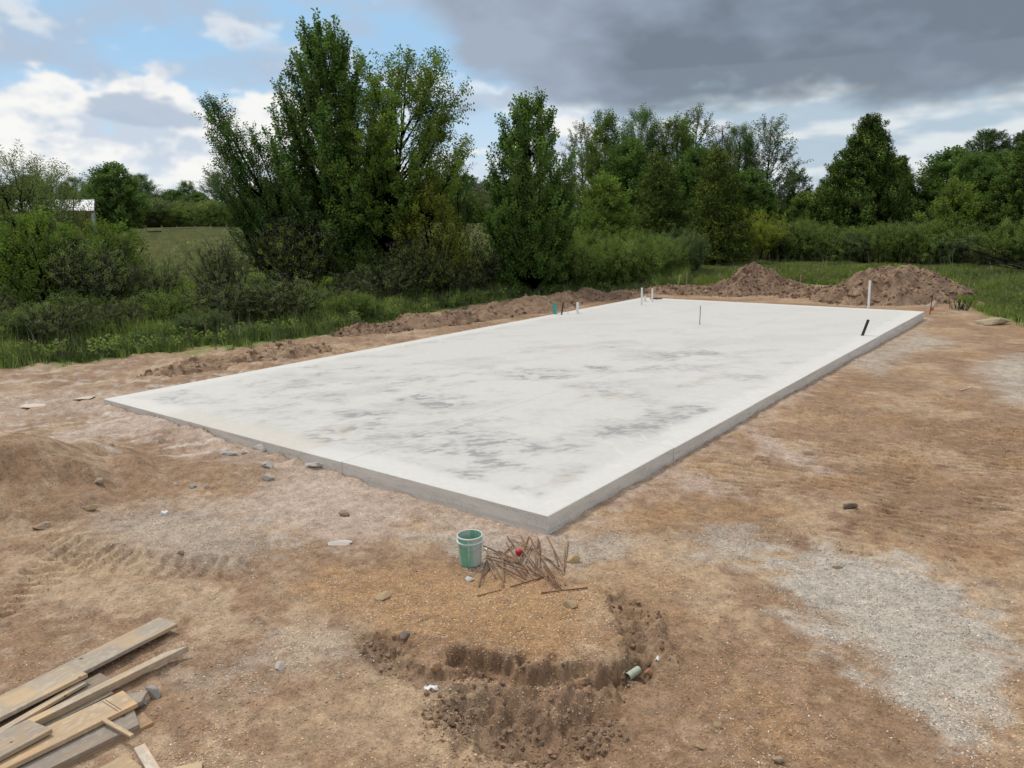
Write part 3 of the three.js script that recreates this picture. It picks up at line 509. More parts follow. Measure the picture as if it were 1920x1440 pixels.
function leafSpray(seed, { n = 16, len = 0.5, leaf = 0.11, wide = 0.85, droop = 0.25, spread = 0.9, up = 0.7, bias = 0.42 }) {   // a twig of leaves along +y
  const r = rngOf(seed), s = new Soup();
  s.rod(V(0, 0, 0), V(0, len * 0.9, 0), 0.006, 0.002, 3);
  for (let i = 0; i < n; i++) {
    const y = len * (0.12 + 0.88 * (i + r()) / n), a = i * 2.4 + r() * 0.8, out = V(Math.cos(a), 0, Math.sin(a));
    const base = V(0, y, 0).addScaledVector(out, leaf * (0.15 + 0.55 * r())), d = out.clone().multiplyScalar(spread).add(V(0, 0.55 - droop + (r() - 0.5) * 0.7, 0)).addScaledVector(rdir(r), 0.3).normalize();
    const nor = V(0, up, 0).addScaledVector(out, 0.35).addScaledVector(rdir(r), 0.55).normalize(), l = leaf * (0.7 + 0.6 * r());
    s.leaf(base, d, nor, l, l * wide, 0.12 + 0.2 * r(), bias);
  }
  return s.geo();
}
function needleSpray(seed, { n = 70, len = 0.5, needle = 0.09, width = 0.012, flatness = 0.5, tufts = 5 }) {   // a bough tip with side twigs and needles
  const r = rngOf(seed), s = new Soup();
  s.rod(V(0, 0, 0), V(0, len, 0), 0.008, 0.003, 3);
  const twigs = [[V(0, len * 0.3, 0), V(0, 1, 0), len * 0.7]];
  for (let k = 0; k < tufts; k++) { const a = (k % 2 ? 1 : -1), y = len * (0.15 + 0.7 * k / tufts), d = V(a * 0.8, 0.75, (r() - 0.5) * 2 * (1 - flatness)).normalize(); twigs.push([V(0, y, 0), d, len * (0.55 - 0.3 * k / tufts)]); }
  for (let i = 0; i < n; i++) {
    const [o, d, L] = twigs[i % twigs.length], p = o.clone().addScaledVector(d, L * r()), q = d.clone().multiplyScalar(0.75).addScaledVector(rdir(r), 0.85).normalize(), w = rdir(r).cross(q).normalize().multiplyScalar(width), nn = V(0, 0.8, 0).addScaledVector(rdir(r), 0.7).normalize(), l = needle * (0.7 + 0.6 * r());
    s.tri(p.clone().add(w), p.clone().sub(w), p.clone().addScaledVector(q, l), nn);
  }
  return s.geo();
}
function twigSpray(seed, { n = 9, len = 0.7, leaves = 7, leaf = 0.045 }) {   // bare grey twigs with a few small leaves
  const r = rngOf(seed), s = new Soup();
  for (let i = 0; i < n; i++) {
    const y = len * 0.6 * (i / n), a = i * 2.4 + r(), b = V(0, y, 0), d = V(Math.cos(a) * 0.5, 0.9, Math.sin(a) * 0.5).addScaledVector(rdir(r), 0.25).normalize(), e = b.clone().addScaledVector(d, len * (0.3 + 0.4 * r()));
    s.rod(b, e, 0.005, 0.0025, 3);
    for (let k = 0; k < leaves / n * 2; k++) if (r() < 0.55) s.leaf(b.clone().lerp(e, r()), rdir(r), V(0, 1, 0).addScaledVector(rdir(r), 0.6).normalize(), leaf * (0.7 + 0.6 * r()), leaf * 0.6, 0.2);
  }
  s.rod(V(0, 0, 0), V(0, len * 0.7, 0), 0.008, 0.004, 3);
  return s.geo();
}
const leafy = () => new THREE.MeshPhysicalMaterial({ color: 0xffffff, roughness: 1, transmission: 0.42, thickness: 0, specularIntensity: 0.4, side: THREE.DoubleSide });
const leafMat = leafy(), needleMat = std(1, 1, 1, 0.9, { side: THREE.DoubleSide }), grassMat = leafy();
const barkN = tileNoise(61);
const barkGrey = std(0.12, 0.1, 0.085, 0.95), barkDark = std(0.06, 0.05, 0.042, 0.95), barkPale = std(0.3, 0.28, 0.25, 0.9), barkTwig = std(0.26, 0.23, 0.2, 0.95);
const SPRAYS = {
  maple: leafSpray(1, { n: 18, len: 0.55, leaf: 0.12, wide: 0.95, droop: 0.35 }), elm: leafSpray(2, { n: 18, len: 0.6, leaf: 0.1, wide: 0.6, droop: 0.2, spread: 1.1 }), ash: leafSpray(3, { n: 20, len: 0.6, leaf: 0.12, wide: 0.6, droop: 0.5 }),
  aspen: leafSpray(4, { n: 12, len: 0.6, leaf: 0.085, wide: 0.95, droop: 0.75, up: 0.25, spread: 0.7 }), willow: leafSpray(5, { n: 22, len: 0.6, leaf: 0.13, wide: 0.25, droop: 0.1, spread: 0.6 }), bush: leafSpray(6, { n: 18, len: 0.4, leaf: 0.07, wide: 0.7, droop: 0.15 }),
  pine: needleSpray(7, { n: 90, len: 0.55, needle: 0.13, width: 0.011, flatness: 0.35 }), fir: needleSpray(8, { n: 90, len: 0.6, needle: 0.09, width: 0.016, flatness: 0.85, tufts: 7 }), larch: needleSpray(9, { n: 90, len: 0.6, needle: 0.07, width: 0.014, flatness: 0.4, tufts: 8 }),
  twig: twigSpray(10, {}), weed: leafSpray(11, { n: 14, len: 0.45, leaf: 0.11, wide: 0.7, droop: 0.55, spread: 1.2 }),
};
const GREEN = { maple: [0.120, 0.210, 0.032], deep: [0.090, 0.165, 0.030], light: [0.207, 0.317, 0.039], yellow: [0.317, 0.366, 0.043], grey: [0.232, 0.293, 0.091], fir: [0.146, 0.238, 0.037], aspen: [0.171, 0.207, 0.098], olive: [0.244, 0.329, 0.061] };
const Y = V(0, 1, 0);
function sprayAt(r, pos, dir, scale, c, vary = 0.3) {
  const d = dir.clone().addScaledVector(rdir(r), 0.28).normalize(), q = new THREE.Quaternion().setFromUnitVectors(Y, d).multiply(new THREE.Quaternion().setFromAxisAngle(Y, r() * 6.28)), s = scale * (0.6 + 0.8 * r()), b = 1 - vary + 2 * vary * r(), w = (r() - 0.5) * 0.22;
  return { m: new THREE.Matrix4().compose(pos, q, V(s, s, s)), c: [c[0] * b * (1 + w), c[1] * b, c[2] * b * (1 - w)] };
}
const bez = (a, b, c, t) => a.clone().multiplyScalar((1 - t) * (1 - t)).addScaledVector(b, 2 * t * (1 - t)).addScaledVector(c, t * t);
// A tree whose limbs reach for the outline prof = [[height, radius] ...]
function growTree(o) {
  const r = rngOf(o.seed), wood = new Soup(), sprays = [], H = o.H, lean = o.lean ?? [0, 0], prof = o.prof, kind = o.spray, color = o.color, size = o.size ?? 1;
  const axis = (h) => { const t = h / H; return V(lean[0] * t ** 1.4 + 0.14 * Math.sin(t * 5 + o.seed), h, lean[1] * t ** 1.4 + 0.14 * Math.cos(t * 4 + o.seed)); };
  const stems = o.stems ?? 1, stemPts = [];
  for (let s = 0; s < stems; s++) {
    const a = s * 2.4 + o.seed, off = s ? V(Math.cos(a), 0, Math.sin(a)).multiplyScalar(0.25) : V(0, 0, 0), sp = s ? (o.stemSpread ?? 0.8) : 0, pts = [], top = s ? 0.65 + 0.2 * r() : 0.95;
    for (let k = 0; k <= 9; k++) { const p = axis(H * top * k / 9).add(off); p.addScaledVector(V(Math.cos(a), 0, Math.sin(a)), sp * (k / 9) ** 1.3); pts.push(p); }
    pts[0].y = -0.15;
    wood.tube(pts, o.trunk * (s ? 0.7 : 1), 0.025, 6); stemPts.push(pts);
  }
  const h0 = prof[0][0], n = o.limbs;
  for (let i = 0; i < n; i++) {
    const t = (i + r()) / n, ht = lerp(h0, H * 0.985, t), R = interp(prof, ht), out = r() < (o.stray ?? 0.12) ? 1.0 + 0.28 * r() : 0.5 + 0.5 * Math.sqrt(r()), a = i * 2.39996 + r() * 0.7;
    const c = axis(ht), tip = c.clone().add(V(Math.cos(a), 0, Math.sin(a)).multiplyScalar(Math.max(0.15, R * out)));
    const rise = (o.rise ?? 1) * R * out * (0.8 + 0.4 * r());
    const hs = clamp(ht - rise - 0.2, o.clear ?? 0.3, H * 0.93), start = axis(hs), dist = start.distanceTo(tip);
    const mid = start.clone().lerp(tip, 0.5); mid.y -= dist * (o.sag ?? 0.12); mid.addScaledVector(V(Math.cos(a), 0, Math.sin(a)), dist * 0.06);
    const pts = [0, 0.2, 0.4, 0.6, 0.8, 1].map((q) => bez(start, mid, tip, q));
    wood.tube(pts, Math.max(0.012, dist * (o.thick ?? 0.014)), 0.006, 4);
    const tint = 0.78 + 0.44 * r(), own = color.map((v) => v * tint), place = (p, d, sc = 1) => sprays.push(sprayAt(r, p, d, size * sc, own, o.vary));
    const subs = Math.max(2, Math.round(dist * (o.sub ?? 3.2)));
    for (let j = 0; j < subs; j++) {
      const q = (o.bare ?? 0.25) + (1 - (o.bare ?? 0.25)) * (j + r()) / subs, p = bez(start, mid, tip, q), tg = bez(start, mid, tip, Math.min(1, q + 0.05)).sub(bez(start, mid, tip, q - 0.05)).normalize();
      const d = tg.multiplyScalar(0.75).addScaledVector(rdir(r), o.loose ?? 0.75).add(V(0, o.lift ?? 0.35, 0)); if (o.flat) d.y *= 0.35; d.normalize();
      const L = (o.subLen ?? 0.9) * (0.5 + 0.7 * r()) * (1.15 - 0.5 * q), e = p.clone().addScaledVector(d, L); e.y += L * (o.curl ?? 0.12);
      wood.rod(p, e, 0.012, 0.004, 3);
      const k = Math.max(1, Math.round(L * (o.per ?? 3)));
      for (let m = 0; m < k; m++) place(p.clone().lerp(e, (m + 0.35 + 0.5 * r()) / k), e.clone().sub(p).normalize());
    }
    place(tip.clone(), tip.clone().sub(mid).normalize()); place(bez(start, mid, tip, 0.9), tip.clone().sub(mid).normalize());
  }
  for (let k = 0; k < 6; k++) sprays.push(sprayAt(r, axis(H * (0.86 + 0.13 * k / 6)), V(0, 1, 0), size, color, o.vary));
  return { wood: wood.geo(), sprays };
}
function plantTree(name, label, x, z, o, grp, turn = 0) {
  const t = group(name, x, land(x, z), z, turn), b = growTree(o), far = Math.hypot(x, z) > 50; if (far) t.scale.y = (o.H - (x > 38 ? 2.1 : Math.hypot(x, z) > 68 ? 1.1 : 0.8)) / o.H;
  mesh('trunk', b.wood, o.bark ?? barkDark, t);
  scatter('crown', SPRAYS[o.spray], /pine|fir|larch/.test(o.spray) ? needleMat : leafMat, b.sprays, null, t);
  return tag(t, label, o.category ?? 'tree', grp);
}
function copyOf(src, label, x, z, scale, turn, grp) {
  const c = src.clone(); c.name = numbered(src.name.replace(/_\d{3}$/, '')); c.position.set(x, land(x, z) - 0.05, z); c.rotation.y = turn; if (Array.isArray(scale)) c.scale.set(...scale); else c.scale.setScalar(scale);
  c.userData = { label, category: src.userData.category }; if (grp) c.userData.group = grp; scene.add(c); return c;
}
function growShrub(o) {   // many stems fanning from one foot to a dome
  const r = rngOf(o.seed), wood = new Soup(), sprays = [];
  for (let i = 0; i < o.stems; i++) {
    const a = r() * 6.283, q = Math.sqrt(r()), tip = V(Math.cos(a) * q * o.R, o.H * (0.45 + 0.55 * Math.sqrt(Math.max(0, 1 - q * q * 0.85))) * (0.72 + 0.36 * r()), Math.sin(a) * q * o.R), foot = V(Math.cos(a) * q * o.R * (o.foot ?? 0.25), -0.05, Math.sin(a) * q * o.R * (o.foot ?? 0.25)), mid = foot.clone().lerp(tip, 0.45).add(V(0, o.H * 0.1, 0)).addScaledVector(rdir(r), 0.15);
    wood.tube([0, 0.33, 0.66, 1].map((t) => bez(foot, mid, tip, t)), o.stem ?? 0.014, 0.004, 3);
    for (let j = 0; j < o.twigs; j++) {
      const t = (o.bare ?? 0.3) + (1 - (o.bare ?? 0.3)) * (j + r()) / o.twigs, p = bez(foot, mid, tip, t), d = bez(foot, mid, tip, Math.min(1, t + 0.1)).sub(p).normalize().multiplyScalar(0.7).addScaledVector(rdir(r), 0.8).add(V(0, 0.25, 0)).normalize();
      sprays.push(sprayAt(r, p, d, o.size ?? 1, o.color, o.vary ?? 0.3));
    }
  }
  return { wood: wood.geo(), sprays, r };
}
function plantShrub(name, label, x, z, o, grp, turn = 0) {
  const t = group(name, x, land(x, z), z, turn), b = growShrub(o);
  mesh('stems', b.wood, o.bark ?? barkTwig, t);
  if (o.twiggy) {   // bare twigs carry the look, leaves are few
    scatter('twigs', SPRAYS.twig, twigMat, b.sprays.filter((_, i) => i % 2), null, t);
    scatter('foliage', SPRAYS.bush, leafMat, b.sprays.filter((_, i) => i % 2 === 0).map((q) => ({ m: q.m, c: o.leafColor ?? GREEN.grey })), null, t);
  } else scatter('foliage', SPRAYS[o.spray ?? 'bush'], leafMat, b.sprays, null, t);
  return tag(t, label, 'shrub', grp);
}
const twigMat = std(1, 1, 1, 0.9, { side: THREE.DoubleSide });

// --- the clump of tall trees beside the slab
plantTree('maple_tree', 'tallest dense dark green maple in the clump beside the slab', -8.8, -41.9, { seed: 3, H: 13.8, trunk: 0.24, stems: 4, stemSpread: 1.1, clear: 1.2, limbs: 135, rise: 2.2, sag: 0.14, thick: 0.012, spray: 'maple', color: GREEN.maple, bare: 0.32, sub: 4.2, subLen: 0.72, per: 4.2, lift: 0.55, loose: 0.6, stray: 0.2, lean: [-0.7, 0],
  prof: [[1.2, 1.4], [2.5, 2.7], [4.5, 3.5], [6.5, 3.5], [8.5, 3.0], [10.5, 2.35], [12.3, 1.6], [13.4, 1.0], [14.3, 0.25]] });
plantTree('elm_tree', 'leaning elm with long arching sprays on the field side of the maple', -11.2, -41.2, { seed: 17, H: 10.2, trunk: 0.16, stems: 3, stemSpread: 1.2, clear: 0.6, limbs: 72, rise: 2.2, sag: 0.2, spray: 'elm', color: GREEN.deep, bare: 0.3, sub: 4.6, subLen: 0.68, per: 4.4, lift: 0.25, stray: 0.3, lean: [-3.9, 0.6],
  prof: [[1.0, 1.0], [3, 1.9], [5, 2.1], [7, 1.6], [8.6, 0.85], [9.6, 0.5], [10.2, 0.2]] });
plantTree('young_ash_tree', 'airy bright green tree with a pale trunk and wide arching limb', -6.1, -40.6, { seed: 29, H: 12.2, trunk: 0.15, stems: 3, stemSpread: 1.3, clear: 2.2, limbs: 74, rise: 1.5, sag: 0.06, spray: 'ash', color: GREEN.light.map((v) => v * 0.75), bark: barkGrey, sub: 4.0, subLen: 0.8, per: 3.8, lift: 0.15, stray: 0.3, curl: -0.05, lean: [1.1, 0], bare: 0.45,
  prof: [[3.2, 1.2], [5, 1.7], [6.5, 2.9], [7.6, 3.4], [9, 2.6], [10.5, 2.3], [12, 1.5], [12.7, 0.5]] });
plantTree('young_ash_tree', 'yellowish young tree crowding the foot of the airy bright one', -3.9, -39.2, { seed: 31, H: 6.3, trunk: 0.07, stems: 3, clear: 0.5, limbs: 60, rise: 1.5, spray: 'ash', color: GREEN.yellow.map((v) => v * 0.72), sub: 3.2, subLen: 0.7, per: 2.8, size: 0.9, lift: 0.3, prof: [[0.6, 1.1], [2, 1.8], [3.6, 1.7], [5, 1.1], [6.3, 0.3]] });
plantTree('young_ash_tree', 'slim dark young tree between the clump and the dense cone shaped maple', -2.9, -43.5, { seed: 32, H: 6.9, trunk: 0.07, stems: 2, clear: 0.5, limbs: 48, rise: 1.6, spray: 'elm', color: GREEN.deep, sub: 3.2, subLen: 0.7, per: 2.8, lift: 0.3, lean: [0.3, 0], prof: [[0.6, 1.0], [2, 1.3], [4, 1.1], [5.8, 0.6], [6.9, 0.15]] });
plantTree('maple_tree', 'dense cone shaped maple standing alone behind the berm', 1.35, -41.9, { seed: 41, H: 10.0, trunk: 0.17, stems: 3, stemSpread: 0.7, clear: 0.5, limbs: 98, rise: 1.7, spray: 'maple', color: GREEN.maple.map((v) => v * 1.08), bare: 0.32, sub: 4.4, subLen: 0.68, per: 4.2, lift: 0.5, loose: 0.65, stray: 0.2, lean: [-0.45, 0],
  prof: [[0.7, 1.4], [2.2, 2.2], [4.2, 2.55], [5.6, 2.4], [7.2, 1.9], [8.8, 1.25], [9.8, 0.75], [10.7, 0.15]] });
// --- mixed wood behind the slab
const back = 'trees of the mixed wood behind the far slab edge';
const T = {};
T.b1 = plantTree('ash_tree', 'bright green narrow ash at the edge of the mixed wood', 8.9, -71.5, { seed: 51, H: 12.6, trunk: 0.16, stems: 2, clear: 1.5, limbs: 78, rise: 1.4, spray: 'ash', size: 1.35, color: GREEN.light.map((v) => v * 0.72), bare: 0.4, sub: 3.6, subLen: 0.75, per: 3.4, prof: [[2, 1.4], [5, 2.3], [8, 2.1], [10.5, 1.4], [12.6, 0.4]] });
T.b2 = plantTree('willow_tree', 'tall dark green willow behind the feathery larch', 12.7, -75.5, { seed: 52, H: 13.1, trunk: 0.2, stems: 3, stemSpread: 1.2, clear: 1.5, limbs: 88, rise: 1.3, spray: 'willow', size: 1.6, color: GREEN.maple, bare: 0.4, sub: 3.6, subLen: 0.8, per: 3.4, stray: 0.25, prof: [[2, 1.8], [5, 2.8], [8, 2.7], [10.5, 1.9], [12.2, 1.0], [13.1, 0.3]] });
T.asp = plantTree('aspen_tree', 'sparse grey green aspen with sky showing through', 18.0, -76.3, { seed: 53, H: 13.3, trunk: 0.13, stems: 2, stemSpread: 1.4, clear: 3, limbs: 60, rise: 1.1, spray: 'aspen', size: 1.4, color: GREEN.aspen, bark: barkPale, sub: 3.2, subLen: 0.8, per: 3.2, loose: 1, bare: 0.5, prof: [[3, 1.0], [6, 1.9], [9, 2.1], [11.5, 1.8], [13.3, 0.6]] });
plantTree('dying_tree', 'thin half bare tree with reddish brown top leaves', 19.8, -73.8, { seed: 54, H: 11.9, trunk: 0.09, clear: 4, limbs: 30, rise: 1.4, spray: 'aspen', size: 1.05, color: [0.13, 0.075, 0.052], bark: barkPale, sub: 1.8, per: 1.5, loose: 1, bare: 0.3, prof: [[5, 0.6], [8, 0.9], [10.5, 1.0], [11.9, 0.4]] });
copyOf(T.b2, 'dark bushy willow between the reddish tree and a sparse aspen', 22.6, -77.5, [0.8, 0.8, 0.8], 2.1);
copyOf(T.asp, 'sparse aspen at the open end of the mixed wood', 25.1, -76.4, [1.05, 0.84, 1.05], 1.3);
copyOf(T.asp, 'sparse aspen behind the bright green narrow ash', 7.2, -76.5, [0.8, 0.84, 0.8], 3.7);
copyOf(T.b1, 'leafy ash filling in behind the cone shaped and larch trees', 15.4, -72.6, [1.05, 0.88, 1.05], 4.4);
plantTree('young_maple_tree', 'low bushy green maple beside the dense cone shaped one', 6.9, -57.2, { seed: 61, H: 6.9, trunk: 0.1, stems: 3, clear: 0.3, limbs: 84, rise: 1.1, spray: 'maple', size: 1.2, color: GREEN.light.map((v) => v * 0.8), sub: 2.8, per: 2.3, prof: [[0.4, 1.8], [2, 2.4], [4, 2.1], [5.6, 1.2], [6.9, 0.2]] });
plantTree('larch_tree', 'feathery rounded larch with soft green layered boughs', 11.3, -58.6, { seed: 62, H: 8.5, trunk: 0.12, clear: 0.3, limbs: 120, rise: 0.6, spray: 'larch', size: 1.15, color: [0.19, 0.265, 0.045], sub: 4.2, subLen: 0.7, per: 3.6, flat: true, sag: 0.05, prof: [[0.4, 1.8], [2.2, 2.1], [4.4, 1.65], [6.6, 0.85], [8.5, 0.08]] });
plantTree('larch_tree', 'slender pointed larch with yellowish top among the wood edge', 14.8, -55.2, { seed: 63, H: 8.6, trunk: 0.11, clear: 0.3, limbs: 125, rise: 0.75, spray: 'larch', size: 1.15, color: [0.18, 0.245, 0.035], sub: 4.2, subLen: 0.7, per: 3.6, flat: true, sag: 0.05, prof: [[0.4, 2.0], [2.0, 2.15], [4.0, 1.4], [6.2, 0.7], [8.6, 0.05]] });
plantTree('pine_tree', 'small dark pine in the gap beside the big conical tree', 29.3, -80, { seed: 64, H: 6.9, trunk: 0.12, clear: 0.5, limbs: 60, rise: 0.9, spray: 'pine', size: 1.6, color: GREEN.deep, sub: 2.4, per: 1.8, prof: [[0.5, 1.6], [3, 1.7], [5, 1.1], [6.9, 0.2]] });
T.fir = plantTree('fir_tree', 'big broad conical fir with heavy layered boughs', 27.4, -60.4, { seed: 65, H: 10.4, trunk: 0.22, clear: 0.3, limbs: 235, rise: 0.5, spray: 'fir', size: 1.4, color: GREEN.fir, bare: 0.3, sub: 4.4, subLen: 0.7, per: 3.6, sag: 0.16, lift: 0.35, curl: 0.25, stray: 0.2, prof: [[0.5, 4.4], [1.8, 4.5], [3.6, 3.7], [5.4, 2.75], [7.4, 1.65], [9.0, 0.75], [10.4, 0.08]] });
// --- wood on the rainy side
T.r2 = plantTree('maple_tree', 'round topped green maple at the corner of the dark wood', 40.2, -71.8, { seed: 71, H: 9.4, trunk: 0.18, stems: 3, clear: 0.8, limbs: 88, rise: 1.1, spray: 'maple', size: 1.55, color: GREEN.maple, bare: 0.4, sub: 3.6, subLen: 0.8, per: 3.2, prof: [[1, 2.0], [3, 2.7], [6, 2.6], [8, 1.7], [9.4, 0.4]] });
T.pine = plantTree('pine_tree', 'tall dark rounded pine rising above the dark wood', 46.6, -77, { seed: 72, H: 11.2, trunk: 0.2, clear: 3, limbs: 86, rise: 0.8, spray: 'pine', size: 1.8, color: GREEN.deep, sub: 2.3, per: 1.8, prof: [[3, 2.2], [6, 2.8], [8.5, 2.2], [10.2, 1.4], [11.2, 0.3]] });
copyOf(T.pine, 'tall dark pine beside the rounded one above the wood', 49.2, -75, [0.85, 0.78, 0.85], 2.4); copyOf(T.pine, 'dark pine at the outer end of the wood', 53, -72, [0.95, 0.8, 0.95], 4.1);
copyOf(T.fir, 'narrow conical fir behind the big broad one', 36.4, -73, [0.5, 0.66, 0.5], 2.0); copyOf(T.fir, 'narrow dark fir standing in the wood edge', 33.6, -70, [0.45, 0.66, 0.45], 4.3); copyOf(T.fir, 'dark broad fir behind the brush hedge at the picture side wood'.replace(' at the picture side wood', ' by the fallen branches'), 34.4, -51.8, [0.8, 0.72, 0.8], 1.1);
copyOf(T.r2, 'dense green maple in the middle of the dark wood', 43.5, -69, [1, 0.72, 1], 1.9); copyOf(T.r2, 'green maple under the tall dark pines', 48.2, -68.5, [1.1, 0.74, 1.1], 3.9); copyOf(T.r2, 'low green maple in front of the dark wood', 38.4, -65, [0.75, 0.72, 0.75], 5.2); copyOf(T.b2, 'dark green willow filling the outer dark wood', 44.8, -62, [0.85, 0.48, 0.85], 0.7);
plantTree('young_maple_tree', 'light yellow green young tree above the brush hedge', 30.0, -52.6, { seed: 73, H: 5.7, trunk: 0.08, stems: 3, clear: 0.3, limbs: 74, rise: 1.5, spray: 'maple', size: 1.05, color: [0.18, 0.25, 0.03], sub: 2.8, per: 2.4, lift: 0.5, prof: [[0.5, 1.5], [2, 2.2], [3.6, 1.8], [4.8, 1.0], [5.7, 0.2]] });
copyOf(T.r2, 'full round maple behind the low bushy one', 10.3, -68, [0.9, 0.95, 0.9], 0.4); copyOf(T.r2, 'full round maple between the two larches', 16.3, -67, [0.85, 0.88, 0.85], 2.9); copyOf(T.r2, 'low round maple under the sparse aspens', 21.2, -69, [0.85, 0.68, 0.85], 4.6);
copyOf(T.b2, 'dark willow closing the gap behind the big conical fir', 31.2, -76, [0.7, 0.4, 0.7], 5.0); copyOf(T.b1, 'small ash in the gap between aspen and fir', 26.6, -70, [0.8, 0.36, 0.8], 1.0);
// --- over the field
T.will = plantTree('willow_tree', 'light grey green willow above the thicket at the field edge', -25.4, -40.8, { seed: 81, H: 7.2, trunk: 0.12, stems: 3, clear: 0.5, limbs: 80, rise: 1.2, spray: 'willow', size: 1.2, color: GREEN.grey.map((v) => v * 0.9), sub: 2.8, per: 2.5, prof: [[0.6, 1.8], [2.5, 2.5], [5, 2.1], [6.5, 1.2], [7.2, 0.4]] });
copyOf(T.will, 'second grey green willow behind the barn side thicket', -26.6, -46.2, [1, 0.93, 1], 2.2); copyOf(T.will, 'willow at the outermost end of the thicket', -29.5, -41, [1.1, 1.0, 1.1], 4.0);
T.box = plantTree('box_elder_tree', 'light green box elder thicket in front of the barn', -19.6, -32.6, { seed: 82, H: 4.4, trunk: 0.08, stems: 5, stemSpread: 1.5, clear: 0.2, limbs: 90, rise: 0.9, spray: 'ash', size: 0.85, color: GREEN.light.map((v) => v * 0.75), bark: barkGrey, sub: 3.2, subLen: 0.7, per: 2.8, prof: [[0.3, 2.2], [2, 2.5], [3.3, 1.8], [4.4, 0.4]] });
copyOf(T.box, 'light green box elder crowding the first one at the field edge', -22.6, -33, [1, 0.92, 1], 2.6); copyOf(T.box, 'low light green box elder between thicket and barn', -18.9, -36, [0.95, 0.92, 0.95], 4.4);
copyOf(T.r2, 'large dark willow standing alone beyond the barn', -49.4, -98.5, [1.2, 0.88, 1.2], 0.9);
{
  const g = 'trees of the far treeline beyond the field', r = rngOf(9), kinds = [T.b1, T.r2, T.asp, T.b2, T.pine];
  for (let i = 0; i < 46; i++) {
    const a = (-37 + 41 * (i + r() * 0.8) / 46) * D2R, d = 165 + 30 * r(), k = kinds[Math.floor(r() * 5)], s = 0.62 + 0.3 * r();
    copyOf(k, 'leafy green tree in the far treeline across the field', d * Math.sin(a), -d * Math.cos(a), [s * 1.7, s, s * 1.7], r() * 6, g);
  }
  for (let i = 0; i < 14; i++) {
    const a = (5 + 33 * (i + r() * 0.8) / 14) * D2R, d = 105 + 20 * r(), k = kinds[[1, 3, 4][i % 3]], s = 0.3 + 0.12 * r();
    copyOf(k, 'dark tree deep in the wood behind the slab', d * Math.sin(a), -d * Math.cos(a), [s * 1.6, s, s * 1.6], r() * 6, 'trees deep in the wood behind the slab');
  }
}
// --- shrubs
const twigTone = [0.27, 0.25, 0.19];
const S1 = plantShrub('twiggy_shrub', 'grey twiggy half bare shrub before the barn thicket', -17.2, -31.6, { seed: 201, stems: 85, twigs: 9, H: 3.5, R: 2.0, color: twigTone, twiggy: true, size: 0.95, foot: 0.18 });
copyOf(S1, 'smaller grey twiggy shrub beside the half bare one', -15.2, -33.2, [0.72, 0.75, 0.72], 2.1); copyOf(S1, 'grey twiggy shrub at the foot of the leaning elm', -14.6, -38.6, [0.85, 0.92, 0.85], 4.0);
const S2 = plantShrub('twiggy_shrub', 'widest grey twiggy shrub at the foot of the tall maple', -10.6, -38.6, { seed: 202, stems: 120, twigs: 10, H: 4.5, R: 2.5, color: twigTone, twiggy: true, size: 1, foot: 0.2, leafColor: GREEN.olive });
copyOf(S2, 'grey twiggy shrub under the airy bright tree', -4.6, -37.6, [0.8, 0.68, 0.8], 1.4); copyOf(S1, 'low grey shrub between clump and cone shaped maple', -1.2, -42, [0.95, 0.7, 0.95], 0.6); copyOf(S1, 'low grey shrub beside the yellowish young tree', -2.6, -38.6, [0.7, 0.62, 0.7], 5.1); copyOf(S1, 'small grey shrub in the weeds under the tall maple', -7.6, -37.4, [0.75, 0.55, 0.75], 3.2);
const S3 = plantShrub('leafy_shrub', 'olive green leafy shrub under the elm and maple', -7.2, -39.4, { seed: 203, stems: 90, twigs: 13, H: 2.6, R: 1.8, color: [0.17, 0.24, 0.045], vary: 0.45, size: 1.1, spray: 'bush', bare: 0.04, foot: 0.75, bark: barkDark });
const bank = 'olive green shrubs in the dense bank behind the berm';
[[3.8, -43.4, 1.0, 0.95], [5.4, -44.2, 1.1, 1.0], [6.9, -45.2, 1.1, 0.95], [8.3, -46.6, 1.0, 0.95], [9.6, -48.8, 1.0, 0.92], [4.6, -46.6, 1.1, 1.15], [7.4, -48.4, 1.1, 1.1], [2.9, -45.0, 1, 1.2], [-5.6, -41.2, 0.9, 0.8], [-0.2, -43.4, 0.85, 0.75]].forEach(([x, z, s, h], i) => copyOf(S3, 'olive green leafy shrub in the dense bank behind the berm', x, z, [s, h, s], i * 1.7, bank));
const S4 = plantShrub('leafy_shrub', 'grey green willow shrub at the end of the dense shrub bank', 11.2, -50.6, { seed: 204, stems: 85, twigs: 13, H: 2.7, R: 1.7, color: [0.15, 0.2, 0.065], vary: 0.45, size: 1.15, spray: 'bush', bare: 0.04, foot: 0.75, bark: barkDark });
plantShrub('leafy_shrub', 'yellow green rounded shrub beside the big conical fir', 18.7, -57.6, { seed: 205, stems: 80, twigs: 10, H: 3.6, R: 2.3, color: GREEN.yellow, size: 1.2, spray: 'bush' });
const hedge = 'shrubs of the long brush hedge across the meadow';
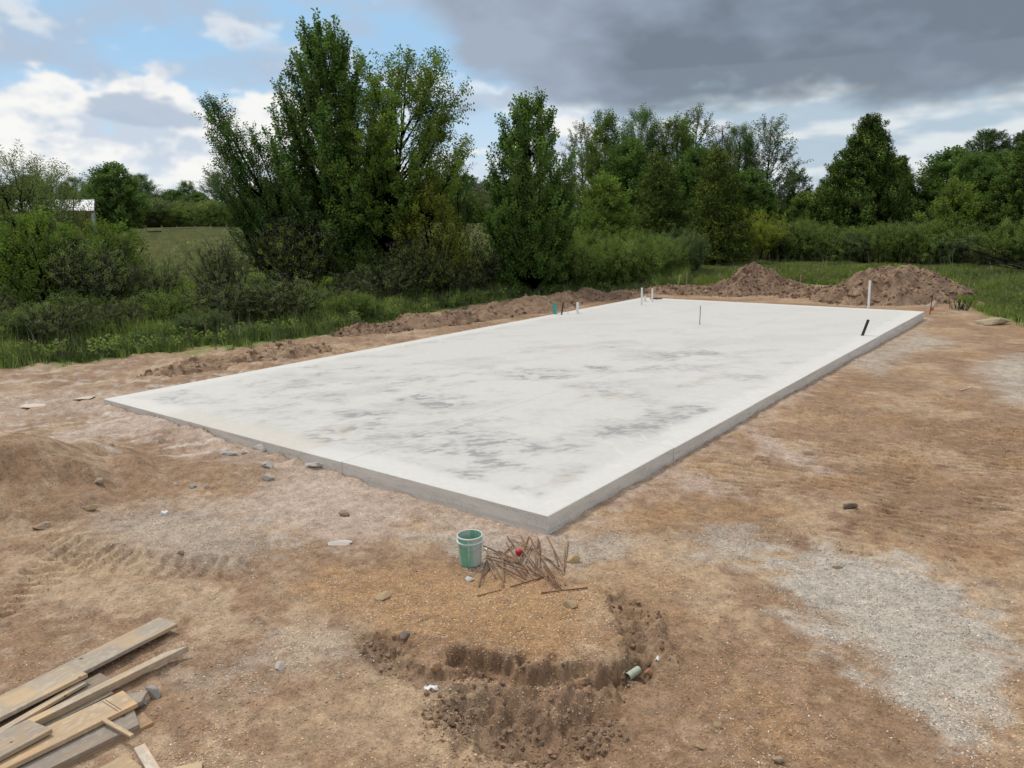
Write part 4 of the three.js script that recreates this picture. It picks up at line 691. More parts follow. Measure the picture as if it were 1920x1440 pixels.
{ const r = rngOf(44); for (let i = 0; i < 20; i++) { const px = i / 19, x = lerp(20.6, 33.5, px) + (r() - 0.5) * 0.6, z = lerp(-57.6, -44.6, px) - 1.6 * (i % 2) + (r() - 0.5) * 0.5, s = 1.0 + 0.25 * r(); copyOf(i % 3 ? S3 : S4, 'green shrub in the long brush hedge across the meadow', x, z, [s, 0.62 + 0.5 * r(), s], r() * 6, hedge); } }
[[15.5, -63.5, 1.2, 0.9], [18, -64.5, 1.2, 0.95], [9.4, -55.5, 1.1, 0.9], [23.2, -60, 1.2, 1.0], [31.5, -56.5, 1.2, 1.2], [35.5, -58, 1.3, 1.4], [12.2, -57, 1, 0.9]].forEach(([x, z, s, h], i) => copyOf(i % 2 ? S3 : S4, 'shrub filling in between the hedge and the wood', x, z, [s, h, s], i * 2.1, 'shrubs between hedge and wood'));
copyOf(S4, 'low shrub along the field fence near the barn', -51.5, -96, [1.2, 0.7, 1.2], 1); copyOf(S3, 'low shrub by the pale fence braces', -48.9, -98.6, [0.6, 0.35, 0.6], 2);
{ const r = rngOf(47); for (let i = 0; i < 40; i++) { const a = (-36 + 37 * (i + r()) / 40) * D2R, v0 = interp(verge, a / D2R), d = v0 + 2.2 + 9 * r(), x = d * Math.sin(a), z = -d * Math.cos(a), s = 0.34 + 0.3 * r(); copyOf([S3, S1, S3, S4][i % 4], 'small shrub in the tangled undergrowth along the wooded edge', x, z, [s * 1.35, s, s * 1.35], r() * 6, 'small shrubs of the undergrowth along the wooded edge'); } }
{ const r = rngOf(49); for (let i = 0; i < 16; i++) { const a = (9 + 26 * (i + r()) / 16) * D2R, d = 88 + 10 * r(), s = 1.5 + 0.6 * r(); copyOf(i % 2 ? S3 : S4, 'shrub closing the gaps low in the wood', d * Math.sin(a), -d * Math.cos(a), [s, s * 0.75, s], r() * 6, 'shrubs low in the wood behind the slab'); } }
{ const r = rngOf(48); for (let i = 0; i < 34; i++) { const a = (-37 + 41 * (i + r()) / 34) * D2R, d = 158 + 12 * r(), s = 2.2 + r(); copyOf(i % 2 ? S3 : S4, 'dark bush at the foot of the far treeline', d * Math.sin(a), -d * Math.cos(a), [s * 1.6, s * 0.8, s * 1.6], r() * 6, 'bushes along the foot of the far treeline'); } }
// --- fallen bare branches at the hedge end
{
  const b = group('fallen_branch', 27.6, land(27.6, -43.4), -43.4, 0), r = rngOf(91);
  const s = new Soup(), tw = new Soup();
  for (let i = 0; i < 9; i++) { const p = V(1.6 + r() * 0.6, 0.1 + r() * 0.25, r() - 0.5), e = V(-1.6 - r() * 1.4, 0.6 + r() * 1.9, (r() - 0.5) * 1.6), m = p.clone().lerp(e, 0.5).add(V(0, -0.1, 0)); s.tube([0, 0.3, 0.6, 1].map((t) => bez(p, m, e, t)), 0.035, 0.008, 5); for (let k = 0; k < 14; k++) { const q = bez(p, m, e, 0.25 + 0.75 * r()), d = e.clone().sub(p).normalize().addScaledVector(rdir(r), 0.8).normalize(); tw.rod(q, q.clone().addScaledVector(d, 0.4 + 0.7 * r()), 0.009, 0.003, 3); } }
  mesh('branch', s.geo(), barkPale, b); mesh('twigs', tw.geo(), barkTwig, b).userData.kind = 'stuff';
  tag(b, 'fallen grey bare branches lying at the end of the brush hedge', 'branch');
}
// --- grass, weeds and the meadow
function tuftGeo(seed, n, h, w, spread, lean) {
  const r = rngOf(seed), s = new Soup();
  for (let i = 0; i < n; i++) {
    const a = r() * 6.283, o = V(Math.cos(a), 0, Math.sin(a)), b = o.clone().multiplyScalar(spread * r()), l = h * (0.55 + 0.6 * r()), k = lean * (0.3 + r()), side = V(-o.z, 0, o.x).multiplyScalar(w * (0.7 + 0.6 * r()));
    const m = b.clone().addScaledVector(o, l * k * 0.35).add(V(0, l * 0.6, 0)), t = b.clone().addScaledVector(o, l * k).add(V(0, l * (1 - 0.35 * k), 0)), nn = V(0, 1, 0).addScaledVector(o, 0.25).normalize(), m1 = m.clone().addScaledVector(side, 0.8), m2 = m.clone().addScaledVector(side, -0.8);
    s.tri(b.clone().add(side), b.clone().sub(side), m1, nn); s.tri(b.clone().sub(side), m2, m1, nn); s.tri(m1, m2, t, nn);
  }
  return s.geo();
}
{
  const r = rngOf(303), near = [], mead = [], field = [], weeds = [], seed = [], flowers = [];
  const put = (list, x, z, s, sh, c, tilt = 0.25) => list.push({ m: at(x, land(x, z) - 0.02, z, s, s * sh, s, (r() - 0.5) * tilt, r() * 6.28, (r() - 0.5) * tilt), c });
  const polar = (a0, a1, d0, d1) => { const a = lerp(a0, a1, r()) * D2R, d = Math.sqrt(lerp(d0 * d0, d1 * d1, r())); return [d * Math.sin(a), -d * Math.cos(a)]; };
  const tone = (x, z, a, b) => { const t = clamp(0.5 + 1.1 * fbm(x * 0.22, z * 0.22, 3), 0, 1), q = 0.75 + 0.5 * r(); return a.map((v, i) => lerp(v, b[i], t) * q); };
  for (let k = 0; k < 90000 && near.length < 46000; k++) { const [x, z] = polar(-43, 13, 26, 50), v = vergeAt(x, z); if (v < -1.8 || r() > (v < -0.15 ? 0.03 : 0.25 + sstep(0, 0.6, v))) continue; put(near, x, z, (v < -0.15 ? 0.45 : 0.7) + 0.5 * r(), (0.55 + 0.6 * sstep(0, 2.5, v)) * (0.95 + 0.6 * N2b(x * 0.35, z * 0.35)), tone(x, z, [0.24, 0.37, 0.05], [0.38, 0.5, 0.07])); }
  for (let k = 0; k < 120000 && mead.length < 64000; k++) { const [x, z] = polar(8, 42, 30, 72), v = vergeAt(x, z); if (v < 0 || r() > 0.2 + sstep(0, 0.8, v)) continue; put(mead, x, z, 0.75 + 0.55 * r(), 0.8 + 0.35 * N2b(x * 0.3, z * 0.3), tone(x, z, [0.36, 0.5, 0.06], [0.48, 0.6, 0.08])); }
  for (let k = 0; k < 60000; k++) { const [x, z] = polar(-40, 6, 48, 150), d = Math.hypot(x, z); put(field, x, z, 1 + 0.5 * sstep(50, 130, d) + 0.4 * r(), 0.7, tone(x, z, [0.4, 0.48, 0.13], [0.58, 0.58, 0.22])); }
  for (let k = 0; k < 9000 && weeds.length < 2600; k++) { const [x, z] = polar(-42, 8, 26, 44), v = vergeAt(x, z); if (v < 0 || v > 5 || r() > 1.1 - v * 0.2 || N2b(x * 0.5 + 8, z * 0.5) < -0.25) continue; const s = 0.35 + 1.0 * r() ** 1.5; weeds.push({ m: at(x, land(x, z) + 0.02 + 0.2 * r(), z, s, s * 0.9, s, (r() - 0.5) * 0.9, r() * 6.28, (r() - 0.5) * 0.9), c: tone(x, z, [0.18, 0.27, 0.05], [0.28, 0.37, 0.075]) }); }
  for (let k = 0; k < 1600; k++) { const [x, z] = k % 5 ? polar(-42, 10, 27, 40) : polar(10, 40, 40, 62); if (vergeAt(x, z) < 0.3) continue; put(seed, x, z, 0.9 + 0.4 * r(), 1.1, [0.2, 0.185, 0.09], 0.5); }
  for (let k = 0; k < 170; k++) { const [x, z] = polar(28, 37, 34, 46); if (vergeAt(x, z) < 0.5) continue; const s = 0.012 + 0.01 * r(); flowers.push({ m: at(x, land(x, z) + 0.38 + 0.12 * r(), z, s, s * 0.5, s, 0, r() * 6, 0), c: [0.62, 0.5, 0.03] }); }
  const g1 = tuftGeo(1, 15, 0.62, 0.011, 0.13, 0.55), g2 = tuftGeo(2, 24, 0.25, 0.006, 0.2, 0.7), g3 = tuftGeo(3, 16, 0.36, 0.012, 0.28, 0.6), g4 = tuftGeo(4, 4, 0.95, 0.004, 0.1, 0.3);
  const kinds = [['grass', g1, near, 'tall green grass along the wooded edge of the site'], ['meadow_grass', g2, mead, 'bright green meadow grass behind the soil mounds'], ['field_grass', g3, field, 'dry yellowish grass of the open field'], ['seed_grass', g4, seed, 'pale dry grass stalks with seed standing above the green']];
  for (const [n, g, l, label] of kinds) scatter(n, g, grassMat, l, label);
  scatter('weeds', SPRAYS.weed, leafMat, weeds, 'broad leaved green weeds crowding the dirt edge'); scatter('meadow_flowers', new THREE.IcosahedronGeometry(1, 0), grassMat, flowers, 'tiny yellow flowers dotted over the bright meadow');
}
{ // two tufts that stand apart on the dirt
  const g = tuftGeo(8, 60, 0.42, 0.007, 0.24, 0.6);
  [[18.9, -31.9, 'round dark grass tuft growing at the foot of the broad mound', [0.09, 0.13, 0.04]], [18.55, -27.0, 'bright grass tuft on the dirt beside the flat boulder', [0.15, 0.23, 0.04]]].forEach(([x, z, label, c]) => { const o = mesh('grass_tuft', g, std(c[0], c[1], c[2], 0.75, { side: THREE.DoubleSide })); o.position.set(x, land(x, z), z); o.scale.set(2, 1.5, 2); tag(o, label, 'grass tuft'); });
}
//@@TAIL3
// ------------------------------------------------------------------ lumber by the camera
const woodN = tileNoise(71);
const wood = makeTexture(1024, 512, (u, v) => {
  const wv = v + 0.03 * (woodN(u * 6, v * 6, 6) - 0.5), ring = woodN(u * 4 + 3, wv * 44, 4, 44), fineG = woodN(u * 14, wv * 190, 14, 190), blot = woodN(u * 7 + 2, v * 5, 7, 5), dust = woodN(u * 40, v * 22, 40, 22), sp = woodN(u * 240, v * 110, 240, 110);
  let c = [0.5, 0.4, 0.29].map((q, i) => q * (0.72 + 0.3 * ring + 0.22 * fineG) * (1 - 0.04 * i));
  const mixin = (k, t) => { for (let i = 0; i < 3; i++) c[i] += (k[i] - c[i]) * t; };
  mixin([0.36, 0.325, 0.285], 0.75 * sstep(0.36, 0.7, blot + 0.25 * (fineG - 0.5)));
  mixin([0.52, 0.47, 0.4], 0.6 * sstep(0.58, 0.85, dust * 0.65 + blot * 0.35 + 0.15 * (fineG - 0.5)));   // dried cement
  for (const [ku, kv, kr] of [[0.13, 0.3, 0.013], [0.57, 0.78, 0.009]]) { const d = Math.hypot((u - ku) * 1.0, (v - kv) * 0.36) / kr; if (d < 2) mixin([0.16, 0.09, 0.05], 0.85 * sstep(1.1, 0.5, d) + 0.25 * sstep(2, 1, d) * ring); }
  if (sp > 0.9) mixin([0.2, 0.14, 0.09], 0.4);
  return c;
});
function lumber(label, [tx, ty, tz], angle, L, w, t, tint, opt = {}) {   // ty is the height of the upper face at the near tip
  const s = new THREE.Shape(), [ca, cb] = opt.cut ?? [0, 0], j = 0.004;
  s.moveTo(ca + j, -w / 2 + j); if (opt.point) s.lineTo(opt.point, 0); s.lineTo(cb + j, w / 2 - j); s.lineTo(L, w / 2 - j); s.lineTo(L, -w / 2 + j); s.closePath();
  const g = new THREE.ExtrudeGeometry(s, { depth: t - 0.006, bevelEnabled: true, bevelThickness: 0.003, bevelSize: 0.003, bevelSegments: 1, curveSegments: 1 });
  g.rotateX(-Math.PI / 2); g.translate(0, -t + 0.003, 0);
  const p = g.attributes.position, n = g.attributes.normal, uv = [], o = rngOf(Math.round(tx * 1000))() * 5;
  for (let i = 0; i < p.count; i++) Math.abs(n.getX(i)) > 0.7 ? uv.push(p.getY(i) / 0.4 + o, p.getZ(i) / 0.5 + o) : uv.push(p.getX(i) / 1.5 + o, (p.getZ(i) + (Math.abs(n.getY(i)) > 0.5 ? 0 : p.getY(i))) / 0.52 + o * 2);
  g.setAttribute('uv', new THREE.Float32BufferAttribute(uv, 2));
  const m = mesh('lumber_board', g, new THREE.MeshStandardMaterial({ map: wood, color: new THREE.Color().setRGB(...tint), roughness: 0.85, bumpMap: wood, bumpScale: 0.003 }));
  m.position.set(tx, ty, tz); m.rotation.order = 'YXZ'; m.rotation.y = angle * D2R; m.rotation.z = (opt.tilt ?? 0) * D2R; m.rotation.x = (opt.roll ?? 0) * D2R;
  return tag(m, label, 'board', opt.group);
}
const midp = (a, b, y) => [(a[0] + b[0]) / 2, y, (a[1] + b[1]) / 2];
lumber('long grey tan plank reaching farthest towards the slab from the lumber pile', midp([-3.654, -7.174], [-3.422, -6.989], 0.098), -120, 2.6, 0.286, 0.038, [0.92, 0.9, 0.86], { tilt: 0.6 });
lumber('wide plank stained with cement lying over the longest plank', midp([-4.053, -6.242], [-3.802, -6.076], 0.15), -122.5, 2.4, 0.29, 0.038, [1.05, 1.0, 0.9], { cut: [0.02, 0] });
lumber('narrow stud with a slanted cut tip in the middle of the pile', [-3.21, 0.1, -6.55], -124.9, 2.4, 0.09, 0.06, [1.12, 1.06, 0.94], { cut: [0.1, -0.08], tilt: 0.5 });
lumber('wide yellowish plank with dark saw lines across its end', midp([-3.376, -5.864], [-3.166, -5.669], 0.128), -128, 2.2, 0.286, 0.04, [1.15, 1.0, 0.8], { tilt: 0.7, cut: [0, 0.015] }).add(...[0.15, 0.175].map((x) => { const k = lit(new THREE.Mesh(new THREE.BoxGeometry(0.0045, 0.0015, 0.25), std(0.1, 0.05, 0.03, 0.9))); k.name = 'saw_line'; k.position.set(x, 0.001, 0); k.rotation.y = 0.06; return k; }));
lumber('short grey plank end lying on top of the yellowish plank', midp([-3.918, -5.414], [-3.651, -5.219], 0.19), -123.3, 1.5, 0.3, 0.038, [0.86, 0.84, 0.82], { cut: [0, -0.04] });
lumber('grey plank with a pointed end under the yellowish plank', [-3.24, 0.084, -5.86], -124, 1.9, 0.2, 0.038, [0.8, 0.8, 0.8], { point: -0.06, cut: [0.05, 0.05] });
lumber('weathered dark grey plank lowest in the pile beside the small stick', midp([-3.199, -5.655], [-3.02, -5.5], 0.084), -131, 2.2, 0.24, 0.04, [0.7, 0.68, 0.68], { cut: [0, 0.06] });
lumber('reddish plank end peeping out from under the dark grey plank', [-3.06, 0.042, -5.605], -131, 1.2, 0.2, 0.038, [0.85, 0.66, 0.5]);
lumber('thin split stick lying across the dark grey plank', [-3.02, 0.128, -5.262], 149, 0.38, 0.035, 0.022, [1.2, 1.08, 0.85], { tilt: 1.5 });
lumber('short yellow plank on the ground apart from the pile', midp([-3.03, -5.159], [-2.826, -4.997], 0.047), -127, 1.1, 0.26, 0.038, [1.08, 0.92, 0.7]);
lumber('short pale board lying square to the pile', midp([-2.995, -5.219], [-2.937, -5.272], 0.047), -49, 0.75, 0.085, 0.04, [1.35, 1.32, 1.28]);
lumber('small yellow board end lying alone on the soil', [-2.39, 0.035, -5.03], -161, 0.8, 0.09, 0.03, [1.2, 1.1, 0.85]);
lumber('dark short plank wedged under the longest plank', midp([-3.775, -6.241], [-3.64, -6.13], 0.055), -123.5, 1.3, 0.2, 0.038, [0.62, 0.58, 0.55]);
lumber('pale strip of wood under the cement stained plank', [-3.82, 0.1, -6.04], -116, 0.9, 0.07, 0.03, [1.1, 1.06, 1]);
lumber('grey plank at the bottom of the pile under the slanted stud', [-3.62, 0.045, -6.02], -126, 1.8, 0.25, 0.04, [0.66, 0.64, 0.62]);

// ------------------------------------------------------------------ bucket, bars and small things by the slab corner
{
  const bn = tileNoise(81), tex = makeTexture(512, 256, (u, v) => {
    const streak = bn(u * 60, v * 5, 60, 5), blot = bn(u * 14, v * 9, 14, 9), fine = bn(u * 120, v * 60, 120, 60);
    let c = [0.45, 0.52, 0.47].map((q) => q * (0.9 + 0.2 * blot));
    const m = (k, t) => { for (let i = 0; i < 3; i++) c[i] += (k[i] - c[i]) * t; };
    const green = sstep(0.28, 0.36, u) * sstep(0.58, 0.5, u + 0.06 * (streak - 0.5)) + sstep(0.72, 0.8, u) * 0.8;
    m([0.1, 0.4, 0.25], clamp(green, 0, 1) * (0.2 + 0.7 * sstep(0.42, 0.62, streak * 0.6 + blot * 0.4 + 0.08)));
    m([0.1, 0.36, 0.24], 0.75 * sstep(0.8, 0.84, v)); m([0.5, 0.52, 0.49], 0.5 * sstep(0.62, 0.75, fine * 0.5 + blot * 0.5));
    m([0.02, 0.05, 0.045], 0.8 * sstep(1, 0.6, Math.hypot((u - 0.43) / 0.024, (v - 0.5) / 0.085)) * sstep(0.35, 0.6, bn(u * 90, v * 40, 90, 40)));   // worn black print
    return c;
  });
  const b = group('bucket', -0.54, land(-0.54, -8.53) + 0.004, -8.53, Math.PI);
  const L = (pts) => new THREE.LatheGeometry(pts.map(([x, y]) => new THREE.Vector2(x, y)), 40);
  mesh('body', L([[0, 0.012], [0.122, 0.012], [0.128, 0], [0.131, 0.006], [0.146, 0.3], [0.147, 0.358], [0.149, 0.366], [0.146, 0.368], [0.1435, 0.362], [0.142, 0.3], [0.128, 0.025], [0, 0.024]]), std(1, 1, 1, 0.55, { map: tex, side: THREE.DoubleSide }), b);
  const plastic = std(0.5, 0.62, 0.57, 0.5), pale = std(0.66, 0.72, 0.69, 0.5);
  mesh('rim', L([[0.146, 0.352], [0.153, 0.352], [0.156, 0.358], [0.154, 0.368], [0.147, 0.371], [0.1435, 0.366]]), pale, b);
  mesh('flange', L([[0.145, 0.292], [0.158, 0.292], [0.16, 0.297], [0.158, 0.302], [0.1455, 0.303]]), pale, b);
  mesh('ridge', L([[0.145, 0.272], [0.1525, 0.272], [0.1535, 0.277], [0.1455, 0.279]]), plastic, b);
  const arc = []; for (let k = 0; k <= 20; k++) { const a = (k / 20) * Math.PI; arc.push(V(0.162 * Math.cos(a), 0.285 - 0.075 * Math.sin(a), -0.165 * Math.sin(a))); }
  mesh('bail_wire', new THREE.TubeGeometry(new THREE.CatmullRomCurve3(arc), 30, 0.0022, 5), std(0.35, 0.33, 0.3, 0.5, { metalness: 0.6 }), b);
  tag(b, 'open plastic bucket smeared with green paint standing by the bar pile', 'bucket');
}
{
  const rust = [std(0.2, 0.1, 0.058, 0.85), std(0.26, 0.145, 0.08, 0.9), std(0.15, 0.078, 0.05, 0.8), std(0.32, 0.2, 0.115, 0.9), std(0.3, 0.25, 0.21, 0.8)];
  const rods = [[-0.1, 0.027, -9.26, -0.02, 0.048, -8.97], [-0.04, 0.036, -9.15, 0.24, 0.052, -8.81], [-0.02, 0.054, -8.97, -0.14, 0.015, -8.77], [0.08, 0.011, -9.25, 0.14, 0.069, -8.87], [0.18, 0.028, -9.24, 0.05, 0.026, -8.54], [0.19, 0.08, -9.12, 0.28, 0.043, -8.69], [0.29, 0.069, -9.14, 0.27, 0.043, -8.88], [0.3, 0.055, -9.09, 0.3, 0.021, -8.67], [0.21, 0.054, -8.93, 0.06, 0.071, -8.38], [0.41, 0.047, -9.15, 0.55, 0.062, -8.31], [0.47, 0.057, -8.72, 0.51, 0.014, -8.35], [0.62, 0.063, -8.84, 0.54, 0.051, -8.11], [0.67, 0.031, -9.05, 0.57, 0.012, -8.23], [-0.4, 0.071, -8.96, -0.16, 0.043, -8.71], [-0.36, 0.06, -8.83, -0.16, 0.072, -7.97], [-0.36, 0.06, -8.69, -0.1, 0.074, -8.51], [-0.36, 0.038, -8.66, 0.16, 0.066, -8.2], [-0.35, 0.041, -8.59, -0.24, 0.075, -8.08], [-0.35, 0.072, -8.5, -0.41, 0.017, -7.8], [-0.3, 0.02, -8.36, -0.39, 0.025, -8.11], [-0.15, 0.078, -8.68, -0.15, 0.041, -7.74], [-0.14, 0.054, -8.69, 0.11, 0.031, -8.0], [-0.12, 0.046, -8.57, 0.07, 0.037, -8.47], [-0.23, 0.035, -8.47, -0.13, 0.051, -8.28], [-0.13, 0.051, -8.29, 0.12, 0.073, -7.89], [-0.11, 0.058, -9.05, 0.03, 0.075, -8.44], [-0.05, 0.07, -8.78, 0.13, 0.079, -8.23], [-0.01, 0.057, -8.95, 0.09, 0.021, -8.7], [0.06, 0.07, -8.92, 0.22, 0.078, -8.28], [0.09, 0.073, -8.77, 0.26, 0.05, -8.27], [0.16, 0.06, -8.64, 0.21, 0.025, -8.39], [0.25, 0.068, -8.64, 0.24, 0.05, -8.35], [0.28, 0.03, -8.7, 0.44, 0.014, -8.02], [0.32, 0.07, -8.61, 0.46, 0.079, -8.39], [0.35, 0.016, -8.64, 0.53, 0.066, -8.14], [0.29, 0.039, -8.61, 0.29, 0.021, -8.31], [0.13, 0.031, -8.42, 0.23, 0.064, -8.14], [0.17, 0.071, -8.19, 0.3, 0.013, -8.06], [0.12, 0.053, -8.33, 0.2, 0.013, -7.99], [0.07, 0.06, -8.24, 0.13, 0.033, -8.11], [0.23, 0.072, -8.25, 0.42, 0.079, -7.7], [0.24, 0.045, -8.34, 0.37, 0.08, -7.96], [0.33, 0.032, -8.39, 0.5, 0.015, -7.64], [0.43, 0.052, -8.36, 0.49, 0.012, -7.76], [0.5, 0.024, -8.29, 0.54, 0.039, -7.76], [-0.06, 0.012, -7.73, 0.32, 0.012, -8.03], [-0.41, 0.012, -7.46, -0.15, 0.012, -7.65], [0.27, 0.012, -7.51, 0.78, 0.012, -7.66], [-0.21, 0.053, -8.81, -0.03, 0.021, -8.62], [-0.2, 0.013, -8.69, -0.04, 0.071, -8.45], [0.36, 0.032, -8.04, 0.46, 0.077, -7.63], [-0.1, 0.073, -8.62, 0.03, 0.036, -8.5]];
  const own = { 45: 'rusty bar lying apart just in front of the tangled pile', 46: 'dark red rusty bar lying alone below the bucket', 47: 'grey tipped bar lying alone above the dug hole' };
  rods.forEach(([ax, ay, az, bx, by, bz], i) => {
    const ya = land(ax, az), yb = land(bx, bz), a = V(ax, ya + 0.006 + ay * 0.55, az), c = V(bx, yb + 0.006 + by * 0.55, bz), L = a.distanceTo(c), pts = [new THREE.Vector2(0, 0), new THREE.Vector2(0.007, 0)], n = Math.round(L / 0.016);
    for (let k = 1; k < n; k++) pts.push(new THREE.Vector2(k % 2 ? 0.0074 : 0.0092, (k / n) * L));
    pts.push(new THREE.Vector2(0.007, L), new THREE.Vector2(0, L));
    const m = mesh('rebar', new THREE.LatheGeometry(pts, 6), rust[(i * 7 + (i >> 2)) % (i === 47 ? 5 : 4)]);
    m.position.copy(a); m.quaternion.setFromUnitVectors(Y, c.clone().sub(a).normalize());
    own[i] ? tag(m, own[i], 'rebar') : tag(m, 'rusty steel bar in the tangled pile beside the bucket', 'rebar', 'rusty bars in the pile at the slab corner');
  });
  // red cap among the bars
  const cap = group('red_cap', 0.04, land(0.04, -8.75) + 0.05, -8.75, 0.6), red = std(0.55, 0.035, 0.07, 0.45);
  mesh('dome', new THREE.LatheGeometry([[0, 0.055], [0.02, 0.053], [0.036, 0.044], [0.046, 0.026], [0.048, 0], [0.044, 0], [0.04, 0.024], [0, 0.046]].map(([x, y]) => new THREE.Vector2(x, y)), 18), red, cap);
  mesh('skirt', new THREE.LatheGeometry([[0.044, -0.03], [0.054, -0.03], [0.054, -0.022], [0.049, 0.002], [0.045, 0.002], [0.044, -0.03]].map(([x, y]) => new THREE.Vector2(x, y)), 18), red, cap);
  cap.rotation.set(0.4, 0.6, 0.35); cap.scale.setScalar(0.8); tag(cap, 'red plastic cap caught among the rusty bars', 'cap');
}
function scrap(label, x, z, w, d, h, c, seed, cat = 'scrap') {   // crumpled litter
  const g = new THREE.BoxGeometry(w, h, d, 6, 1, 6), p = g.attributes.position, r = rngOf(seed), o = r() * 40;
  for (let i = 0; i < p.count; i++) { const X = p.getX(i), Z = p.getZ(i); p.setY(i, p.getY(i) + 0.25 * w * N2(X / w * 1.6 + o, Z / d * 1.6) + 0.04 * w); p.setX(i, X + 0.15 * w * N2(o, Z / d * 2)); p.setZ(i, Z + 0.15 * d * N2(X / w * 2, o)); }
  g.computeVertexNormals(); const m = mesh('litter', g, std(c[0], c[1], c[2], 0.7)); m.position.set(x, land(x, z) + 0.012, z); m.rotation.y = r() * 3; tag(m, label, cat);
}
scrap('crumpled white scrap on the rim of the dug hole', -0.76, -5.97, 0.11, 0.05, 0.006, [0.8, 0.8, 0.79], 1);
scrap('small white paper scrap between bucket and bars', -0.37, -8.96, 0.07, 0.035, 0.006, [0.8, 0.79, 0.76], 2);
scrap('small square white carton lying on pale soil', -5.0, -10.3, 0.085, 0.07, 0.04, [0.75, 0.74, 0.76], 3, 'carton');
scrap('white chip beside the red clod at the drain', 1.3, -6.36, 0.06, 0.03, 0.006, [0.8, 0.79, 0.77], 4);
scrap('white crumb at the lower lip of the hole', 0.42, -5.27, 0.05, 0.03, 0.008, [0.7, 0.68, 0.65], 5);
{ // plastic drain pipe end showing in the hole
  const d = group('drain_pipe', 0.9, land(0.9, -6.24) + 0.075, -6.24, 0), prof = [[0.044, -0.16], [0.044, 0.02], [0.048, 0.04], [0.052, 0.05], [0.049, 0.05], [0.041, 0.02], [0.041, -0.16]];
  const g = new THREE.LatheGeometry(prof.map(([x, y]) => new THREE.Vector2(x, y)), 24); mesh('pipe', g, std(0.42, 0.47, 0.37, 0.55, { side: THREE.DoubleSide }), d);
  const ring = new THREE.LatheGeometry([[0.0445, -0.04], [0.048, -0.037], [0.048, -0.022], [0.0445, -0.018]].map(([x, y]) => new THREE.Vector2(x, y)), 24); mesh('collar', ring, std(0.38, 0.43, 0.34, 0.55), d);
  d.quaternion.setFromUnitVectors(Y, V(-0.7, 0.02, 0.7).normalize()); d.scale.setScalar(0.85); d.position.set(1.03, land(1.25, -6.36) - 0.085, -6.29); tag(d, 'pale green drain pipe end opening into the dug hole', 'pipe');
}
// ------------------------------------------------------------------ pipes and rods standing in the slab
function standPipe(name, label, x, z, len, r, mat, tilt = [0, 0], cat = 'pipe', cuff = true) {
  const o = group(name, x, slabTop, z, 0), w = Math.max(0.003, r * 0.12);
  mesh('pipe', new THREE.LatheGeometry([[r, -0.03], [r, len - 0.004], [r - 0.002, len], [r - w, len], [r - w, -0.02]].map(([a, b]) => new THREE.Vector2(a, b)), 18), mat, o);
  if (cuff) mesh('collar', new THREE.LatheGeometry([[r + 0.001, 0.001], [r * 1.3, 0.001], [r * 1.3, r * 0.35], [r + 0.001, r * 0.45]].map(([a, b]) => new THREE.Vector2(a, b)), 18), mat, o);
  o.rotation.set(tilt[0] * D2R, 0, tilt[1] * D2R); return tag(o, label, cat);
}
const pvc = std(0.76, 0.76, 0.74, 0.4, { side: THREE.DoubleSide }), teal = std(0.03, 0.36, 0.29, 0.45, { side: THREE.DoubleSide }), black = std(0.02, 0.02, 0.022, 0.5, { side: THREE.DoubleSide }), steel = std(0.42, 0.41, 0.39, 0.6, { side: THREE.DoubleSide });
standPipe('pvc_pipe', 'tallest white plastic pipe standing near the far slab edge', 14.5, -30.81, 1.12, 0.045, pvc, [0, 1]);
standPipe('pvc_pipe', 'slim white pipe of the far corner group, tallest of the three', 5.77, -33.55, 0.76, 0.042, pvc, [0, -0.5]);
standPipe('pvc_pipe', 'slim white pipe of the far corner group beside the black disc', 6.47, -34.78, 0.62, 0.04, pvc, [0, 1]);
standPipe('pvc_pipe', 'short stout white pipe between the two slim ones', 6.18, -35.06, 0.24, 0.06, pvc);
standPipe('pvc_pipe', 'short stout white pipe near the teal one on the berm side', 2.72, -30.89, 0.46, 0.055, pvc);
standPipe('teal_pipe', 'short stout teal pipe standing on the berm side of the slab', 1.79, -30.86, 0.44, 0.068, teal);
standPipe('conduit', 'thin black conduit leaning beside the teal pipe', 2.05, -30.64, 0.5, 0.03, black, [0, -9]);
standPipe('steel_rod', 'hair thin grey rod between the black conduit and the white pipe', 2.32, -30.75, 0.22, 0.01, steel, [0, 2], 'rod', false);
standPipe('steel_rod', 'thin tall grey rod standing in the middle of the slab', 6.71, -26.92, 0.68, 0.016, std(0.3, 0.29, 0.27, 0.6), [0, -0.6], 'rod');
standPipe('conduit', 'short black conduit leaning out of the slab near its long edge', 11.07, -23.78, 0.52, 0.042, black, [4, -15]);
{ const o = group('drain_cover', 6.9, slabTop + 0.003, -36.1, 0); mesh('disc', new THREE.CylinderGeometry(0.3, 0.3, 0.012, 28), black, o).position.y = 0.006; mesh('knob', new THREE.CylinderGeometry(0.06, 0.07, 0.03, 14), black, o).position.y = 0.025; tag(o, 'flat black drain cover in the far slab corner', 'drain cover'); }
